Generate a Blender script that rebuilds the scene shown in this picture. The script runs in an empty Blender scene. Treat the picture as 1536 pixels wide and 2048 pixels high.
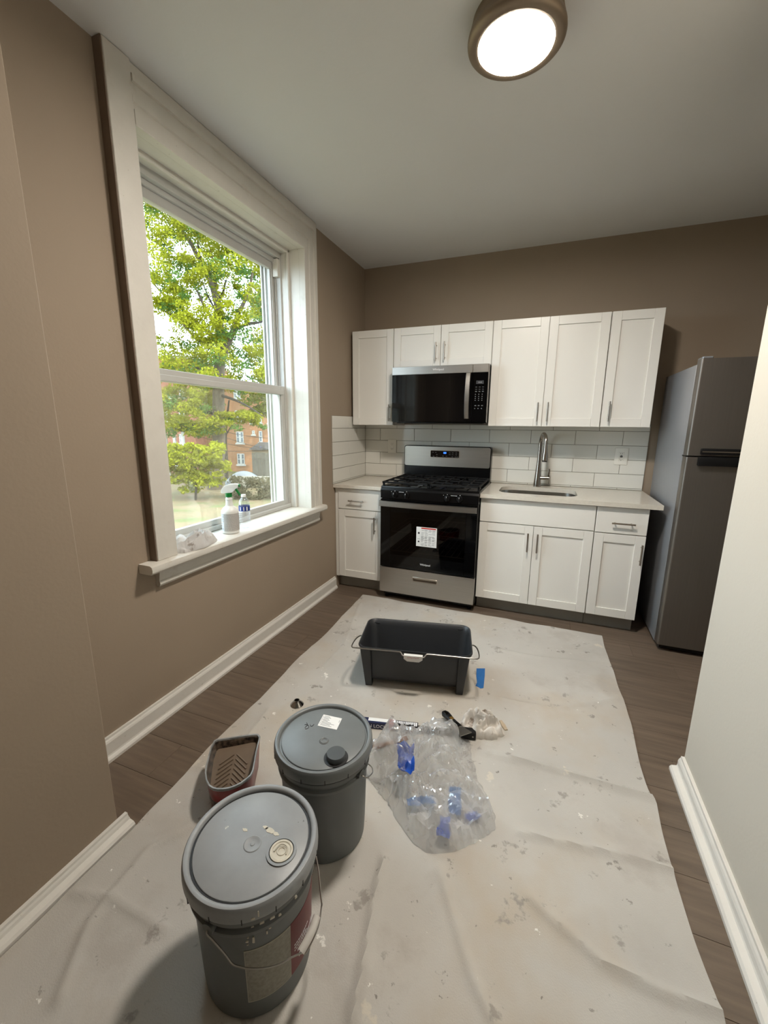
import bpy, bmesh, math, random
from math import sin, cos, pi, radians, sqrt
from mathutils import Vector, Matrix, noise
import numpy as np

C = bpy.context.scene.collection
scene = bpy.context.scene
# ------------------------------------------------------------------ camera
FPX, CAM, YAW, PITCH, ROLL = 830.0, Vector((1.6272, -3.6907, 1.4)), 0.3683, -0.2077, 0.0088
H = 2.74
F_ = Vector((-sin(YAW)*cos(PITCH), cos(YAW)*cos(PITCH), sin(PITCH)))
R0 = Vector((cos(YAW), sin(YAW), 0)); U0 = R0.cross(F_)
R_ = R0*cos(ROLL) + U0*sin(ROLL); U_ = -R0*sin(ROLL) + U0*cos(ROLL)
cam_d = bpy.data.cameras.new('camera'); cam = bpy.data.objects.new('camera', cam_d); C.objects.link(cam)
M3 = Matrix((R_, U_, -F_)).transposed()
cam.matrix_world = Matrix.Translation(CAM) @ M3.to_4x4()
cam_d.sensor_fit = 'HORIZONTAL'; cam_d.sensor_width = 36.0; cam_d.lens = FPX/1536*36; cam_d.clip_start = .05; cam_d.clip_end = 500
scene.camera = cam
# ------------------------------------------------------------------ world, sun, exposure
vs = scene.view_settings
vs.view_transform = 'Standard'; vs.look = 'None'; vs.gamma = 1; vs.exposure = 0.18; vs.use_curve_mapping = False
SKY_STRENGTH, SUN_STRENGTH, LAMP_STRENGTH = 8.5, 5.0, 275.0
w = bpy.data.worlds.new('sky'); scene.world = w; w.use_nodes = True
nt = w.node_tree; bgn = nt.nodes['Background']
bgn.inputs['Color'].default_value = (.72, .86, 1.0, 1); bgn.inputs['Strength'].default_value = SKY_STRENGTH
sd = bpy.data.lights.new('sun', 'SUN'); sd.energy = SUN_STRENGTH; sd.angle = .01; sd.color = (1, .93, .8)
sun = bpy.data.objects.new('sun', sd); C.objects.link(sun)
sun.rotation_euler = (-Vector((.94, -.30, .80))).to_track_quat('-Z', 'Y').to_euler()
sun.location = (8, -4, 12)

# ------------------------------------------------------------------ helpers
def ray(u, v): return F_ + R_*((u-768)/FPX) + U_*((1024-v)/FPX)
def un(u, v, ax, val):
    d = ray(u, v); i = 'xyz'.index(ax); return CAM + d*((val-CAM[i])/d[i])
def far(u, v, depth):      # point on a pixel's ray at a given depth from the camera
    return CAM + ray(u, v)*depth
def S(r, g, b):
    f = lambda c: (c/255/12.92) if c/255 <= .04045 else ((c/255+.055)/1.055)**2.4
    return (f(r), f(g), f(b), 1)

MATS = {}
def mat(name, col, rough=.5, metal=0, var=0, vscale=8, bump=0, bscale=60, col2=None, coords='Object', aniso=None, spec=.5, coat=0):
    m = bpy.data.materials.new(name); m.use_nodes = True; t = m.node_tree; N = t.nodes; L = t.links
    b = N['Principled BSDF']; b.inputs['Base Color'].default_value = col
    b.inputs['Roughness'].default_value = rough; b.inputs['Metallic'].default_value = metal
    b.inputs['Specular IOR Level'].default_value = spec; b.inputs['Coat Weight'].default_value = coat
    tc = N.new('ShaderNodeTexCoord'); mp = N.new('ShaderNodeMapping'); L.new(tc.outputs[coords], mp.inputs[0])
    if aniso: mp.inputs['Scale'].default_value = aniso
    if var or col2:
        n = N.new('ShaderNodeTexNoise'); n.inputs['Scale'].default_value = vscale; n.inputs['Detail'].default_value = 6
        L.new(mp.outputs[0], n.inputs['Vector'])
        r = N.new('ShaderNodeValToRGB'); L.new(n.outputs['Fac'], r.inputs[0])
        c2 = col2 if col2 else tuple(max(0, c*(1-var)) for c in col[:3])+(1,)
        r.color_ramp.elements[0].position = .32; r.color_ramp.elements[1].position = .68
        r.color_ramp.elements[0].color = c2; r.color_ramp.elements[1].color = col
        L.new(r.outputs[0], b.inputs['Base Color'])
    if bump:
        n2 = N.new('ShaderNodeTexNoise'); n2.inputs['Scale'].default_value = bscale; n2.inputs['Detail'].default_value = 4
        L.new(mp.outputs[0], n2.inputs['Vector'])
        bn = N.new('ShaderNodeBump'); bn.inputs['Strength'].default_value = bump; bn.inputs['Distance'].default_value = .004
        L.new(n2.outputs['Fac'], bn.inputs['Height']); L.new(bn.outputs[0], b.inputs['Normal'])
    MATS[name] = m; return m

def spots(m, layers):
    """add blotches with their own shape over a material's base colour: (scale, threshold, softness, colour, amount)"""
    t = m.node_tree; N = t.nodes; L = t.links; b = N['Principled BSDF']
    tc = N.new('ShaderNodeTexCoord')
    for i, (sc, th, so, col, amt) in enumerate(layers):
        mp = N.new('ShaderNodeMapping'); mp.inputs['Location'].default_value = (3.7*i+1.3, 5.1*i, 2.2*i); L.new(tc.outputs['Object'], mp.inputs[0])
        n = N.new('ShaderNodeTexNoise'); n.inputs['Scale'].default_value = sc; n.inputs['Detail'].default_value = 5; n.inputs['Roughness'].default_value = .65
        L.new(mp.outputs[0], n.inputs['Vector'])
        r = N.new('ShaderNodeMapRange'); r.inputs[1].default_value = th; r.inputs[2].default_value = th+so; r.inputs[4].default_value = amt
        L.new(n.outputs['Fac'], r.inputs[0])
        mx = N.new('ShaderNodeMixRGB'); L.new(r.outputs[0], mx.inputs[0])
        src = b.inputs['Base Color']
        if src.is_linked: L.new(src.links[0].from_socket, mx.inputs[1])
        else: mx.inputs[1].default_value = src.default_value
        mx.inputs[2].default_value = col
        L.new(mx.outputs[0], src)

def emit(name, col, strength):
    m = bpy.data.materials.new(name); m.use_nodes = True; t = m.node_tree
    t.nodes.remove(t.nodes['Principled BSDF']); e = t.nodes.new('ShaderNodeEmission')
    e.inputs[0].default_value = col; e.inputs[1].default_value = strength
    t.links.new(e.outputs[0], t.nodes['Material Output'].inputs[0]); MATS[name] = m; return m

def clear(name, tint=(1, 1, 1, 1), gloss=1.0, haze=0, hazecol=(1, 1, 1, 1), hscale=3, rough=.0, trans=False):
    """thin clear sheet: transparent + fresnel gloss, with optional cloudy dirt"""
    m = bpy.data.materials.new(name); m.use_nodes = True; t = m.node_tree; N = t.nodes; L = t.links
    N.remove(N['Principled BSDF']); out = N['Material Output']
    tr = N.new('ShaderNodeBsdfTransparent'); tr.inputs[0].default_value = tint
    gl = N.new('ShaderNodeBsdfGlossy'); gl.inputs['Roughness'].default_value = rough
    lw = N.new('ShaderNodeLayerWeight'); pw = N.new('ShaderNodeMath'); pw.operation = 'POWER'; pw.inputs[1].default_value = 5; L.new(lw.outputs['Facing'], pw.inputs[0])
    lw.inputs['Blend'].default_value = .5
    fr = N.new('ShaderNodeMapRange'); fr.inputs[3].default_value = .04*gloss; fr.inputs[4].default_value = min(1, .6*gloss); L.new(pw.outputs[0], fr.inputs[0])
    mu = fr
    mx = N.new('ShaderNodeMixShader'); L.new(mu.outputs[0], mx.inputs[0]); L.new(tr.outputs[0], mx.inputs[1]); L.new(gl.outputs[0], mx.inputs[2])
    last = mx
    if haze:
        df = N.new('ShaderNodeBsdfTranslucent' if trans else 'ShaderNodeBsdfDiffuse'); df.inputs[0].default_value = hazecol
        if trans:
            d2 = N.new('ShaderNodeBsdfDiffuse'); d2.inputs[0].default_value = hazecol
            ad = N.new('ShaderNodeMixShader'); ad.inputs[0].default_value = .5; L.new(df.outputs[0], ad.inputs[1]); L.new(d2.outputs[0], ad.inputs[2]); dout = ad
        else: dout = df
        tc = N.new('ShaderNodeTexCoord'); n = N.new('ShaderNodeTexNoise'); n.inputs['Scale'].default_value = hscale; n.inputs['Detail'].default_value = 5
        L.new(tc.outputs['Object'], n.inputs['Vector'])
        r = N.new('ShaderNodeMapRange'); r.inputs[1].default_value = .3; r.inputs[2].default_value = .75; r.inputs[3].default_value = haze*.45; r.inputs[4].default_value = haze*1.4
        L.new(n.outputs['Fac'], r.inputs[0])
        m2 = N.new('ShaderNodeMixShader'); L.new(r.outputs[0], m2.inputs[0]); L.new(mx.outputs[0], m2.inputs[1]); L.new(dout.outputs[0], m2.inputs[2]); last = m2
    L.new(last.outputs[0], out.inputs[0]); MATS[name] = m; return m

ROOT = {}
def tag(o, label=None, cat=None, group=None, kind=None):
    if label: o['label'] = label
    if cat: o['category'] = cat
    if group: o['group'] = group
    if kind: o['kind'] = kind
    return o
def thing(name, label, cat, loc=(0, 0, 0), rotz=0, group=None, kind=None):
    o = bpy.data.objects.new(name, None); C.objects.link(o); o.empty_display_size = .1
    o.location = loc; o.rotation_euler = (0, 0, rotz)
    ROOT[o] = Matrix.Translation(Vector(loc)) @ Matrix.Rotation(rotz, 4, 'Z')
    return tag(o, label, cat, group, kind)
def finish(me, m, smooth):
    if m:
        for x in (m if isinstance(m, (list, tuple)) else [m]): me.materials.append(MATS[x] if isinstance(x, str) else x)
    if smooth:
        me.polygons.foreach_set('use_smooth', [True]*len(me.polygons))
        if smooth is not True: me.set_sharp_from_angle(angle=radians(smooth))
    me.update()
def obj(name, bm, m, parent=None, smooth=35, world=True, loc=None, recalc=True):
    me = bpy.data.meshes.new(name)
    if parent is not None: M = ROOT[parent]
    elif loc is not None: M = Matrix.Translation(Vector(loc))
    else: M = Matrix.Identity(4)
    if world: bm.transform(M.inverted())
    if recalc: bmesh.ops.recalc_face_normals(bm, faces=bm.faces[:])
    bm.to_mesh(me); bm.free(); finish(me, m, smooth)
    o = bpy.data.objects.new(name, me); C.objects.link(o)
    if parent is not None: o.parent = parent; ROOT[o] = M
    elif loc is not None: o.location = loc; ROOT[o] = M
    else: ROOT[o] = M
    return o
def struct(name, bm, m, **k): return tag(obj(name, bm, m, **k), kind='structure')
def B(): return bmesh.new()
def box(bm, x0, x1, y0, y1, z0, z1, bev=0, seg=1, M=None):
    vs_ = [bm.verts.new((x, y, z)) for x in (x0, x1) for y in (y0, y1) for z in (z0, z1)]
    fs = [bm.faces.new([vs_[i] for i in q]) for q in ((0, 1, 3, 2), (4, 6, 7, 5), (0, 4, 5, 1), (2, 3, 7, 6), (0, 2, 6, 4), (1, 5, 7, 3))]
    if M is not None: bmesh.ops.transform(bm, matrix=M, verts=vs_)
    if bev:
        es = list({e for f in fs for e in f.edges})
        bmesh.ops.bevel(bm, geom=es, offset=bev, segments=seg, affect='EDGES', profile=.5)
    return bm
def bx(*a, **k): return box(B(), *a, **k)
def loft(bm, loops, c0=False, c1=False, closed=True):
    rows = [[bm.verts.new(p) for p in lp] for lp in loops]
    n = len(rows[0])
    for a, b in zip(rows, rows[1:]):
        for i in range(n if closed else n-1):
            j = (i+1) % n
            bm.faces.new((a[i], a[j], b[j], b[i]))
    if c0: bm.faces.new(rows[0][::-1])
    if c1: bm.faces.new(rows[-1])
    return bm
def lathe(bm, prof, c=(0, 0, 0), n=40, c0=True, c1=True):
    loops = [[(c[0]+r*cos(2*pi*i/n), c[1]+r*sin(2*pi*i/n), c[2]+z) for i in range(n)] for r, z in prof]
    return loft(bm, loops, c0, c1)
def tube(bm, pts, r, n=10, caps=True):
    pts = [Vector(p) for p in pts]; rs = r if isinstance(r, (list, tuple)) else [r]*len(pts)
    t0 = (pts[1]-pts[0]).normalized(); a = Vector((0, 0, 1)) if abs(t0.z) < .9 else Vector((1, 0, 0))
    u = t0.cross(a).normalized(); loops = []
    for i, p in enumerate(pts):
        t = ((pts[min(i+1, len(pts)-1)]-pts[max(i-1, 0)])).normalized()
        u = (u - t*u.dot(t)).normalized(); v = t.cross(u)
        loops.append([p + (u*cos(2*pi*k/n)+v*sin(2*pi*k/n))*rs[i] for k in range(n)])
    return loft(bm, loops, caps, caps)
def smoothpath(pts, k=6):
    P = [Vector(p) for p in pts]; out = []
    for i in range(len(P)-1):
        p0, p1, p2, p3 = P[max(i-1, 0)], P[i], P[i+1], P[min(i+2, len(P)-1)]
        for j in range(k):
            t = j/k
            out.append(.5*((2*p1)+(p2-p0)*t+(2*p0-5*p1+4*p2-p3)*t*t+(3*p1-p0-3*p2+p3)*t**3))
    out.append(P[-1]); return out
def rrect(x0, x1, y0, y1, r, n=6):
    pts = []
    for cx, cy, a in ((x1-r, y1-r, 0), (x0+r, y1-r, 90), (x0+r, y0+r, 180), (x1-r, y0+r, 270)):
        for k in range(n+1):
            t = radians(a+90*k/n); pts.append((cx+r*cos(t), cy+r*sin(t)))
    return pts
def prism(bm, loop2, z0, z1):
    return loft(bm, [[(x, y, z0) for x, y in loop2], [(x, y, z1) for x, y in loop2]], True, True)
def extr(bm, prof, axis, a, b):
    """extrude a closed 2D profile along an axis; profile coords are the other two axes in order"""
    def P(p, t):
        return {'x': (t, p[0], p[1]), 'y': (p[0], t, p[1]), 'z': (p[0], p[1], t)}[axis]
    return loft(bm, [[P(p, a) for p in prof], [P(p, b) for p in prof]], True, True)
def text_bm(s, size, M, extrude=.0004, align='CENTER', shear=0, spacing=1.0):
    cu = bpy.data.curves.new('txt', 'FONT'); cu.body = s; cu.size = size; cu.extrude = extrude; cu.align_x = align; cu.align_y = 'CENTER'; cu.shear = shear; cu.space_character = spacing
    cu.resolution_u = 3
    o = bpy.data.objects.new('txt', cu); C.objects.link(o)
    me = o.to_mesh(); bm = B(); bm.from_mesh(me); o.to_mesh_clear()
    bpy.data.objects.remove(o); bpy.data.curves.remove(cu); bm.transform(M); return bm
FACE_Y = Matrix(((1, 0, 0, 0), (0, 0, -1, 0), (0, 1, 0, 0), (0, 0, 0, 1)))    # text facing -y, reading along +x
def T(x, y, z): return Matrix.Translation((x, y, z))

# ------------------------------------------------------------------ materials
TAUPE = S(154, 138, 120)
mat('wall_paint', TAUPE, .75, var=.03, vscale=3, bump=.12, bscale=90)
mat('wall_white', S(204, 198, 186), .7, var=.02, vscale=2, bump=.1, bscale=90)
mat('ceiling_paint', S(224, 224, 223), .8, var=.03, vscale=1.2, bump=.12, bscale=50)
mat('trim_white', S(212, 208, 199), .38, var=.05, vscale=12, bump=.25, bscale=25)
spots(MATS['trim_white'], [(60, .70, .04, S(120, 100, 80), .8), (7, .62, .1, S(190, 180, 165), .5)])
mat('trim_base', S(224, 221, 214), .4, var=.05, vscale=10, bump=.2, bscale=30)
spots(MATS['trim_base'], [(45, .69, .03, S(130, 115, 98), .7)])
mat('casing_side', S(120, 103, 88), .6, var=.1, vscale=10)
mat('alu_white', S(188, 187, 182), .38, var=.06, vscale=6)
mat('cab_white', S(232, 230, 224), .33, var=.015, vscale=4)
mat('cab_inside', S(205, 190, 160), .6, var=.1)
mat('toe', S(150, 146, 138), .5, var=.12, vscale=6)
mat('quartz', S(214, 208, 196), .18, var=.06, vscale=60)
spots(MATS['quartz'], [(160, .68, .03, S(245, 243, 238), .8), (140, .70, .03, S(165, 155, 140), .6)])
mat('tile', S(224, 222, 214), .16, var=.02, vscale=3)
mat('grout', S(150, 142, 130), .85, var=.1, vscale=30)
mat('steel', S(176, 172, 166), .32, 1, var=.10, vscale=3, aniso=(1, 1, 90))
mat('steel_h', S(178, 174, 168), .34, 1, var=.08, vscale=3, aniso=(1, 90, 90))
mat('fridge_steel', S(132, 126, 120), .42, .85, var=.06, vscale=3, aniso=(60, 60, 1))
mat('fridge_side', S(150, 152, 156), .38, .35, var=.03, vscale=30, bump=.15, bscale=220)
mat('sink_steel', S(186, 184, 180), .25, 1, var=.08, vscale=40)
mat('nickel', S(178, 170, 160), .28, 1)
mat('faucet_steel', S(165, 158, 150), .22, 1)
mat('black_glass', S(7, 7, 8), .05, spec=.35)
mat('black_enamel', S(8, 8, 9), .25, spec=.25)
mat('black_plastic', S(13, 13, 14), .45, spec=.3)
mat('cast_iron', S(15, 15, 16), .65, bump=.2, bscale=200, spec=.25)
mat('rack', S(150, 140, 130), .4, 1)
mat('cavity', S(38, 34, 31), .45)
mat('logo_grey', S(236, 236, 236), .5)
mat('print_grey', S(120, 120, 122), .5)
mat('paper', S(232, 232, 230), .6, var=.03, vscale=50)
mat('ink', S(40, 40, 44), .7)
mat('ink_grey', S(120, 120, 122), .7)
mat('red_ink', S(190, 40, 25), .6)
emit('display_blue', (.05, .22, 1, 1), 3.0)
mat('outlet_white', S(232, 229, 220), .35)
mat('outlet_dark', S(40, 38, 36), .5)
mat('lamp_metal', S(150, 134, 116), .5, .8, var=.08, vscale=4)
emit('lamp_diffuser', (1, .92, .82, 1), LAMP_STRENGTH)
mat('cloth', S(193, 189, 182), .92, var=.14, vscale=2.2, bump=.25, bscale=260)
spots(MATS['cloth'], [(1.1, .50, .18, S(180, 166, 146), .75), (3.4, .55, .12, S(176, 170, 162), .7), (9, .62, .05, S(146, 140, 133), .75), (15, .65, .03, S(130, 124, 117), .75),
                      (12, .685, .015, S(232, 229, 222), .8), (26, .70, .015, S(238, 236, 230), .85), (5.2, .675, .03, S(212, 203, 186), .6), (34, .70, .02, S(112, 105, 98), .75), (3.3, .70, .02, S(172, 146, 138), .5)])
mat('tub_grey', S(43, 45, 48), .42, var=.06, vscale=12)
mat('wire', S(150, 146, 140), .35, 1)
mat('grip_white', S(216, 212, 206), .5, var=.06, vscale=30)
mat('pail_grey', S(102, 105, 105), .45, var=.08, vscale=9, bump=.05, bscale=40)
mat('lid_grey', S(112, 116, 117), .38, var=.10, vscale=14, bump=.06, bscale=50)
mat('lid_grey_worn', S(150, 153, 155), .40, var=.16, vscale=11, bump=.1, bscale=40)
spots(MATS['lid_grey_worn'], [(26, .70, .02, S(70, 70, 70), .8), (17, .71, .015, S(222, 216, 202), .9), (6, .60, .1, S(176, 178, 180), .5)])
spots(MATS['lid_grey'], [(40, .72, .02, S(190, 190, 190), .7)])
spots(MATS['pail_grey'], [(35, .735, .01, S(205, 198, 182), .8)])
mat('gasket', S(22, 22, 24), .5)
mat('cap_dark', S(72, 76, 78), .4)
mat('cap_cream', S(206, 200, 184), .45, var=.12, vscale=60)
mat('label_faded', S(150, 146, 134), .6, var=.25, vscale=120)
mat('label_red', S(108, 16, 22), .4, var=.25, vscale=8)
mat('label_cream', S(176, 170, 155), .6)
mat('tray_red', S(126, 8, 13), .3, var=.15, vscale=14)
mat('tray_rim', S(150, 150, 148), .35, var=.5, vscale=22)
mat('wet_paint', S(118, 101, 84), .35, var=.12, vscale=15)
mat('tray_black', S(14, 13, 12), .4, var=.3, vscale=60, col2=S(110, 95, 80))
mat('navy', S(24, 34, 72), .45)
mat('band_red', S(150, 24, 38), .45)
mat('pole_black', S(18, 19, 22), .4)
mat('white_ink', S(220, 220, 222), .6)
mat('rag', S(214, 208, 200), .95, var=.10, vscale=16, bump=.3, bscale=300)
spots(MATS['rag'], [(18, .56, .08, S(128, 110, 94), .8)])
mat('rag_grey', S(200, 198, 196), .95, var=.12, vscale=12, bump=.3, bscale=300)
spots(MATS['rag_grey'], [(20, .58, .08, S(128, 116, 106), .8)])
mat('tape_blue', S(28, 104, 176), .6, var=.12, vscale=30)
mat('film_blue', S(36, 92, 200), .35, var=.3, vscale=40)
mat('wood_pale', S(182, 164, 140), .7, var=.15, vscale=40)
mat('wood_brown', S(150, 104, 70), .6, var=.2, vscale=30)
mat('brass', S(190, 150, 80), .35, 1)
mat('chrome', S(170, 168, 166), .12, 1)
mat('bottle_white', S(228, 228, 224), .4)
mat('label_print', S(196, 192, 186), .55, var=.10, vscale=60)
mat('label_side', S(214, 220, 232), .55, var=.06, vscale=60)
mat('green_plastic', S(10, 120, 50), .35)
mat('label_blue', S(28, 52, 128), .4)
clear('pane_clear', (.97, .99, .98, 1), 1.0)
clear('pane_dirty', (.95, .97, .94, 1), 1.0, haze=.085, hazecol=(.88, .84, .70, 1), hscale=2.2)
clear('bottle_clear', (.96, .98, 1, 1), 2.2, haze=.05, hazecol=(.95, .97, 1, 1), hscale=40)
clear('bag_film', (.98, .985, .99, 1), 6.0, haze=.27, hazecol=(.94, .95, .97, 1), hscale=7, rough=.13, trans=True)
clear('oven_tint', (.30, .27, .25, 1), .9)
# outdoors
mat('grass', S(92, 84, 54), .95, var=.2, vscale=.5, col2=S(112, 92, 68))
spots(MATS['grass'], [(.35, .52, .08, S(78, 86, 40), .8), (.8, .58, .1, S(70, 60, 48), .7)])
mat('bark', S(92, 80, 66), .95, var=.45, vscale=6, bump=.6, bscale=12, aniso=(1, 1, .25))
mat('bark_dark', S(56, 48, 42), .95, var=.3, vscale=5)
def leaf(name, col):
    m = bpy.data.materials.new(name); m.use_nodes = True; t = m.node_tree; N = t.nodes; L = t.links
    N.remove(N['Principled BSDF']); d = N.new('ShaderNodeBsdfDiffuse'); tr = N.new('ShaderNodeBsdfTranslucent')
    n = N.new('ShaderNodeTexNoise'); n.inputs['Scale'].default_value = .55; tc = N.new('ShaderNodeTexCoord'); L.new(tc.outputs['Object'], n.inputs['Vector'])
    r = N.new('ShaderNodeValToRGB'); L.new(n.outputs['Fac'], r.inputs[0]); r.color_ramp.elements[0].position = .35; r.color_ramp.elements[1].position = .65
    r.color_ramp.elements[0].color = tuple(c*.72 for c in col[:3])+(1,); r.color_ramp.elements[1].color = col
    mx = N.new('ShaderNodeMixShader'); mx.inputs[0].default_value = .45
    L.new(r.outputs[0], d.inputs[0]); L.new(r.outputs[0], tr.inputs[0]); L.new(d.outputs[0], mx.inputs[1]); L.new(tr.outputs[0], mx.inputs[2])
    L.new(mx.outputs[0], N['Material Output'].inputs[0]); MATS[name] = m
leaf('leaf_lime', S(142, 144, 40)); leaf('leaf_green', S(92, 120, 58)); leaf('leaf_mid', S(118, 126, 48)); leaf('leaf_dry', S(92, 86, 66))
mat('brick_far', S(158, 114, 82), .9, var=.18, vscale=5)
mat('brick_red', S(146, 96, 76), .9, var=.18, vscale=5)
mat('stone_far', S(140, 134, 122), .9, var=.12, vscale=3)
mat('far_glass', S(96, 104, 112), .1)
mat('far_white', S(180, 178, 172), .6)
mat('fence_grey', S(92, 88, 80), .9, var=.25, vscale=6)
mat('fence_tan', S(124, 106, 84), .9, var=.2, vscale=4)
mat('roof_dark', S(70, 64, 62), .9, var=.2, vscale=3)
mat('cable', S(40, 38, 36), .7)
mat('tarp', S(124, 128, 134), .6, var=.12, vscale=2)

# ------------------------------------------------------------------ the room
WL = -0.30                                   # outer face of the window wall
YS = -2.905                                  # step where the left wall comes forward
XS = 0.335
YR, XR = -1.87, 2.262                        # free end of the right partition
YB, XE = -6.2, 3.4                           # rear and far right limits
OY0, OY1, OZ0, OZ1 = -2.29, -1.078, 0.755, 2.525   # window opening
fl = struct('floor', bx(WL, XE, YB, .12, -.12, -.012), 'grout')
rng = random.Random(4)
def plank_mats():
    out = []
    for i in range(6):
        k = rng.uniform(.86, 1.12)
        m = mat('plank_%d' % i, tuple(c*k for c in S(120, 104, 89)[:3])+(1,), .48, var=.35, vscale=2.4, bump=.12, bscale=30, aniso=(1.1, 16, 1))
        out.append(m)
    return out
PM = plank_mats(); PW = .1765; cache = {}
def plank(x0, x1, y0, y1):
    key = (round(x1-x0, 3), round(y1-y0, 3)); mi = rng.randrange(6)
    if key+(mi,) not in cache:
        b = bx(0, x1-x0-.0012, 0, y1-y0-.0012, -.012, 0, bev=.0005)
        me = bpy.data.meshes.new('plank'); bmesh.ops.recalc_face_normals(b, faces=b.faces[:]); b.to_mesh(me); b.free(); finish(me, PM[mi], False); cache[key+(mi,)] = me
    o = bpy.data.objects.new('plank', cache[key+(mi,)]); C.objects.link(o); o.parent = fl; o.location = (x0, y0, 0)
row = 0; y = -.94+PW*5
while y > -6.0:
    off = [0, .46, .82, .23, .67, 1.02][row % 6]; x = 0.0; xe = off if off > 0 else 1.22
    lim = XE if y > YR else XR
    while x < lim:
        a, b_ = x, min(xe, lim)
        if b_-a > .02: plank(a, b_, y, y+PW)
        x = xe; xe += 1.22
    y -= PW; row += 1
struct('ceiling', bx(WL, XE, YB, .12, H, H+.12), 'ceiling_paint')
b = B()
box(b, WL, 0, YS, OY0-.02, 0, H); box(b, WL, 0, OY1+.02, .12, 0, H)
box(b, WL, 0, OY0-.02, OY1+.02, 0, OZ0); box(b, WL, 0, OY0-.02, OY1+.02, OZ1+.02, H)
struct('wall_left', b, 'wall_paint', smooth=False)
struct('wall_left_front', bx(WL, XS, YB, YS, 0, H, bev=.004), 'wall_paint', smooth=False)
struct('wall_back', bx(0, XE, 0, .12, 0, H), 'wall_paint')
struct('wall_right', bx(XR, XE, YB, YR, 0, H, bev=.004), 'wall_white', smooth=False)
struct('wall_right_far', bx(XE, XE+.12, YB, .12, 0, H), 'wall_paint')
struct('wall_front', bx(WL, XE, YB-.12, YB, 0, H), 'wall_paint')
# baseboards: moulded board with a shoe moulding
def bb_prof(s, x, h=.10, t=.016, shoe=.03):
    P = [(0, 0), (shoe, 0), (shoe, .012), (shoe-.006, .020), (t+.002, .024), (t, .03), (t, h-.022), (t-.003, h-.014), (t-.007, h-.008), (t-.008, h), (0, h)]
    return [(x+s*a, b_) for a, b_ in P]
struct('baseboard_left', extr(B(), bb_prof(1, 0.0, .104, .018, .03), 'y', YS, -.655), 'trim_base', smooth=False)
struct('baseboard_left_front', extr(B(), bb_prof(1, XS, .044, .02, .046), 'y', YB, YS+.028), 'trim_base', smooth=False)
struct('baseboard_right', extr(B(), bb_prof(-1, XR, .072, .02, .046), 'y', YB, YR-.004), 'trim_base', smooth=False)

# ------------------------------------------------------------------ window
win = thing('window_1', None, None, (0, (OY0+OY1)/2, OZ0), kind='structure')
CP = .045
# casings: moulded boards
def casing(name, y0, y1, z0, z1, steps):
    b = B()
    for (a0, a1, x1) in steps: box(b, 0, x1, a0, a1, z0, z1, bev=.0025)
    return obj(name, b, 'trim_white', win, smooth=False)
casing('casing', -2.40, -2.29, .79, H-.001, [(-2.398, -2.29, CP)])
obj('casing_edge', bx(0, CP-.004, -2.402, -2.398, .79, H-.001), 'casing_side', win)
WR, WH = .178, H-.001-OZ1
prof_c = [(0, 0), (0, CP-.002), (.004, CP), (.044, CP), (.047, CP-.007), (.062, CP-.008), (.066, CP-.002), (.118, CP-.004), (.121, CP+.005), (.140, CP+.005), (.143, CP-.004), (.172, CP-.007), (.178, CP-.012), (.178, 0)]
kz = WH/WR
b = loft(B(), [[(x, OY1+w_, .79) for w_, x in prof_c], [(x, OY1+w_, OZ1+w_*kz) for w_, x in prof_c], [(x, -2.2895, OZ1+w_*kz) for w_, x in prof_c]], True, True)
obj('casing', b, 'trim_white', win, smooth=False)
# jamb lining with stops
for s, yy in ((1, OY0), (-1, OY1)):
    b = B()
    a = lambda d0, d1: (min(yy+s*d0, yy+s*d1), max(yy+s*d0, yy+s*d1))
    box(b, -.075, -.0005, *a(-.02, .0), .79, OZ1)
    box(b, -.092, -.073, *a(-.02, .020), .79, OZ1, bev=.006, seg=3)
    box(b, -.135, -.090, *a(-.02, .012), .79, OZ1, bev=.002)
    obj('jamb', b, 'trim_white', win)
    b = B(); box(b, -.170, -.133, *a(-.02, .024), .80, OZ1-.05, bev=.002); box(b, -.212, -.174, *a(-.02, .024), .80, OZ1-.05, bev=.002)
    box(b, -.175, -.168, *a(-.02, .034), .80, OZ1-.05, bev=.001)
    box(b, -.298, -.214, *a(-.02, .018), .80, OZ1-.02, bev=.002); box(b, -.262, -.250, *a(.016, .030), .80, OZ1-.05, bev=.001); box(b, -.285, -.275, *a(.016, .036), .80, OZ1-.05, bev=.001)
    obj('track', b, 'alu_white', win)
b = B()
box(b, -.075, -.0005, OY0-.01, OY1+.01, OZ1, OZ1+.02); box(b, -.092, -.073, OY0, OY1, OZ1-.022, OZ1+.02, bev=.006, seg=3)
box(b, -.135, -.090, OY0, OY1, OZ1-.014, OZ1+.02, bev=.002)
obj('head_jamb', b, 'trim_white', win)
b = B(); box(b, -.165, -.133, OY0, OY1, OZ1-.050, OZ1+.01, bev=.003); box(b, -.298, -.163, OY0, OY1, OZ1-.075, OZ1+.01, bev=.003)
obj('head_track', b, 'alu_white', win)
b = extr(B(), [(-.13, .748), (.070, .748), (.080, .758), (.082, .770), (.078, .784), (.068, .790), (-.13, .790)], 'y', -2.462, -.902)
obj('stool', b, 'trim_white', win)
b = extr(B(), [(0, .662), (.020, .662), (.026, .672), (.022, .690), (.030, .735), (.042, .747), (0, .747)], 'y', -2.385, -.925)
obj('apron', b, 'trim_white', win, smooth=False)
b = B(); box(b, -.298, -.128, OY0-.01, OY1+.01, .752, .806, bev=.003); box(b, -.150, -.118, OY0, OY1, .79, .818, bev=.004)
obj('sill_track', b, 'alu_white', win)
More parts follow.
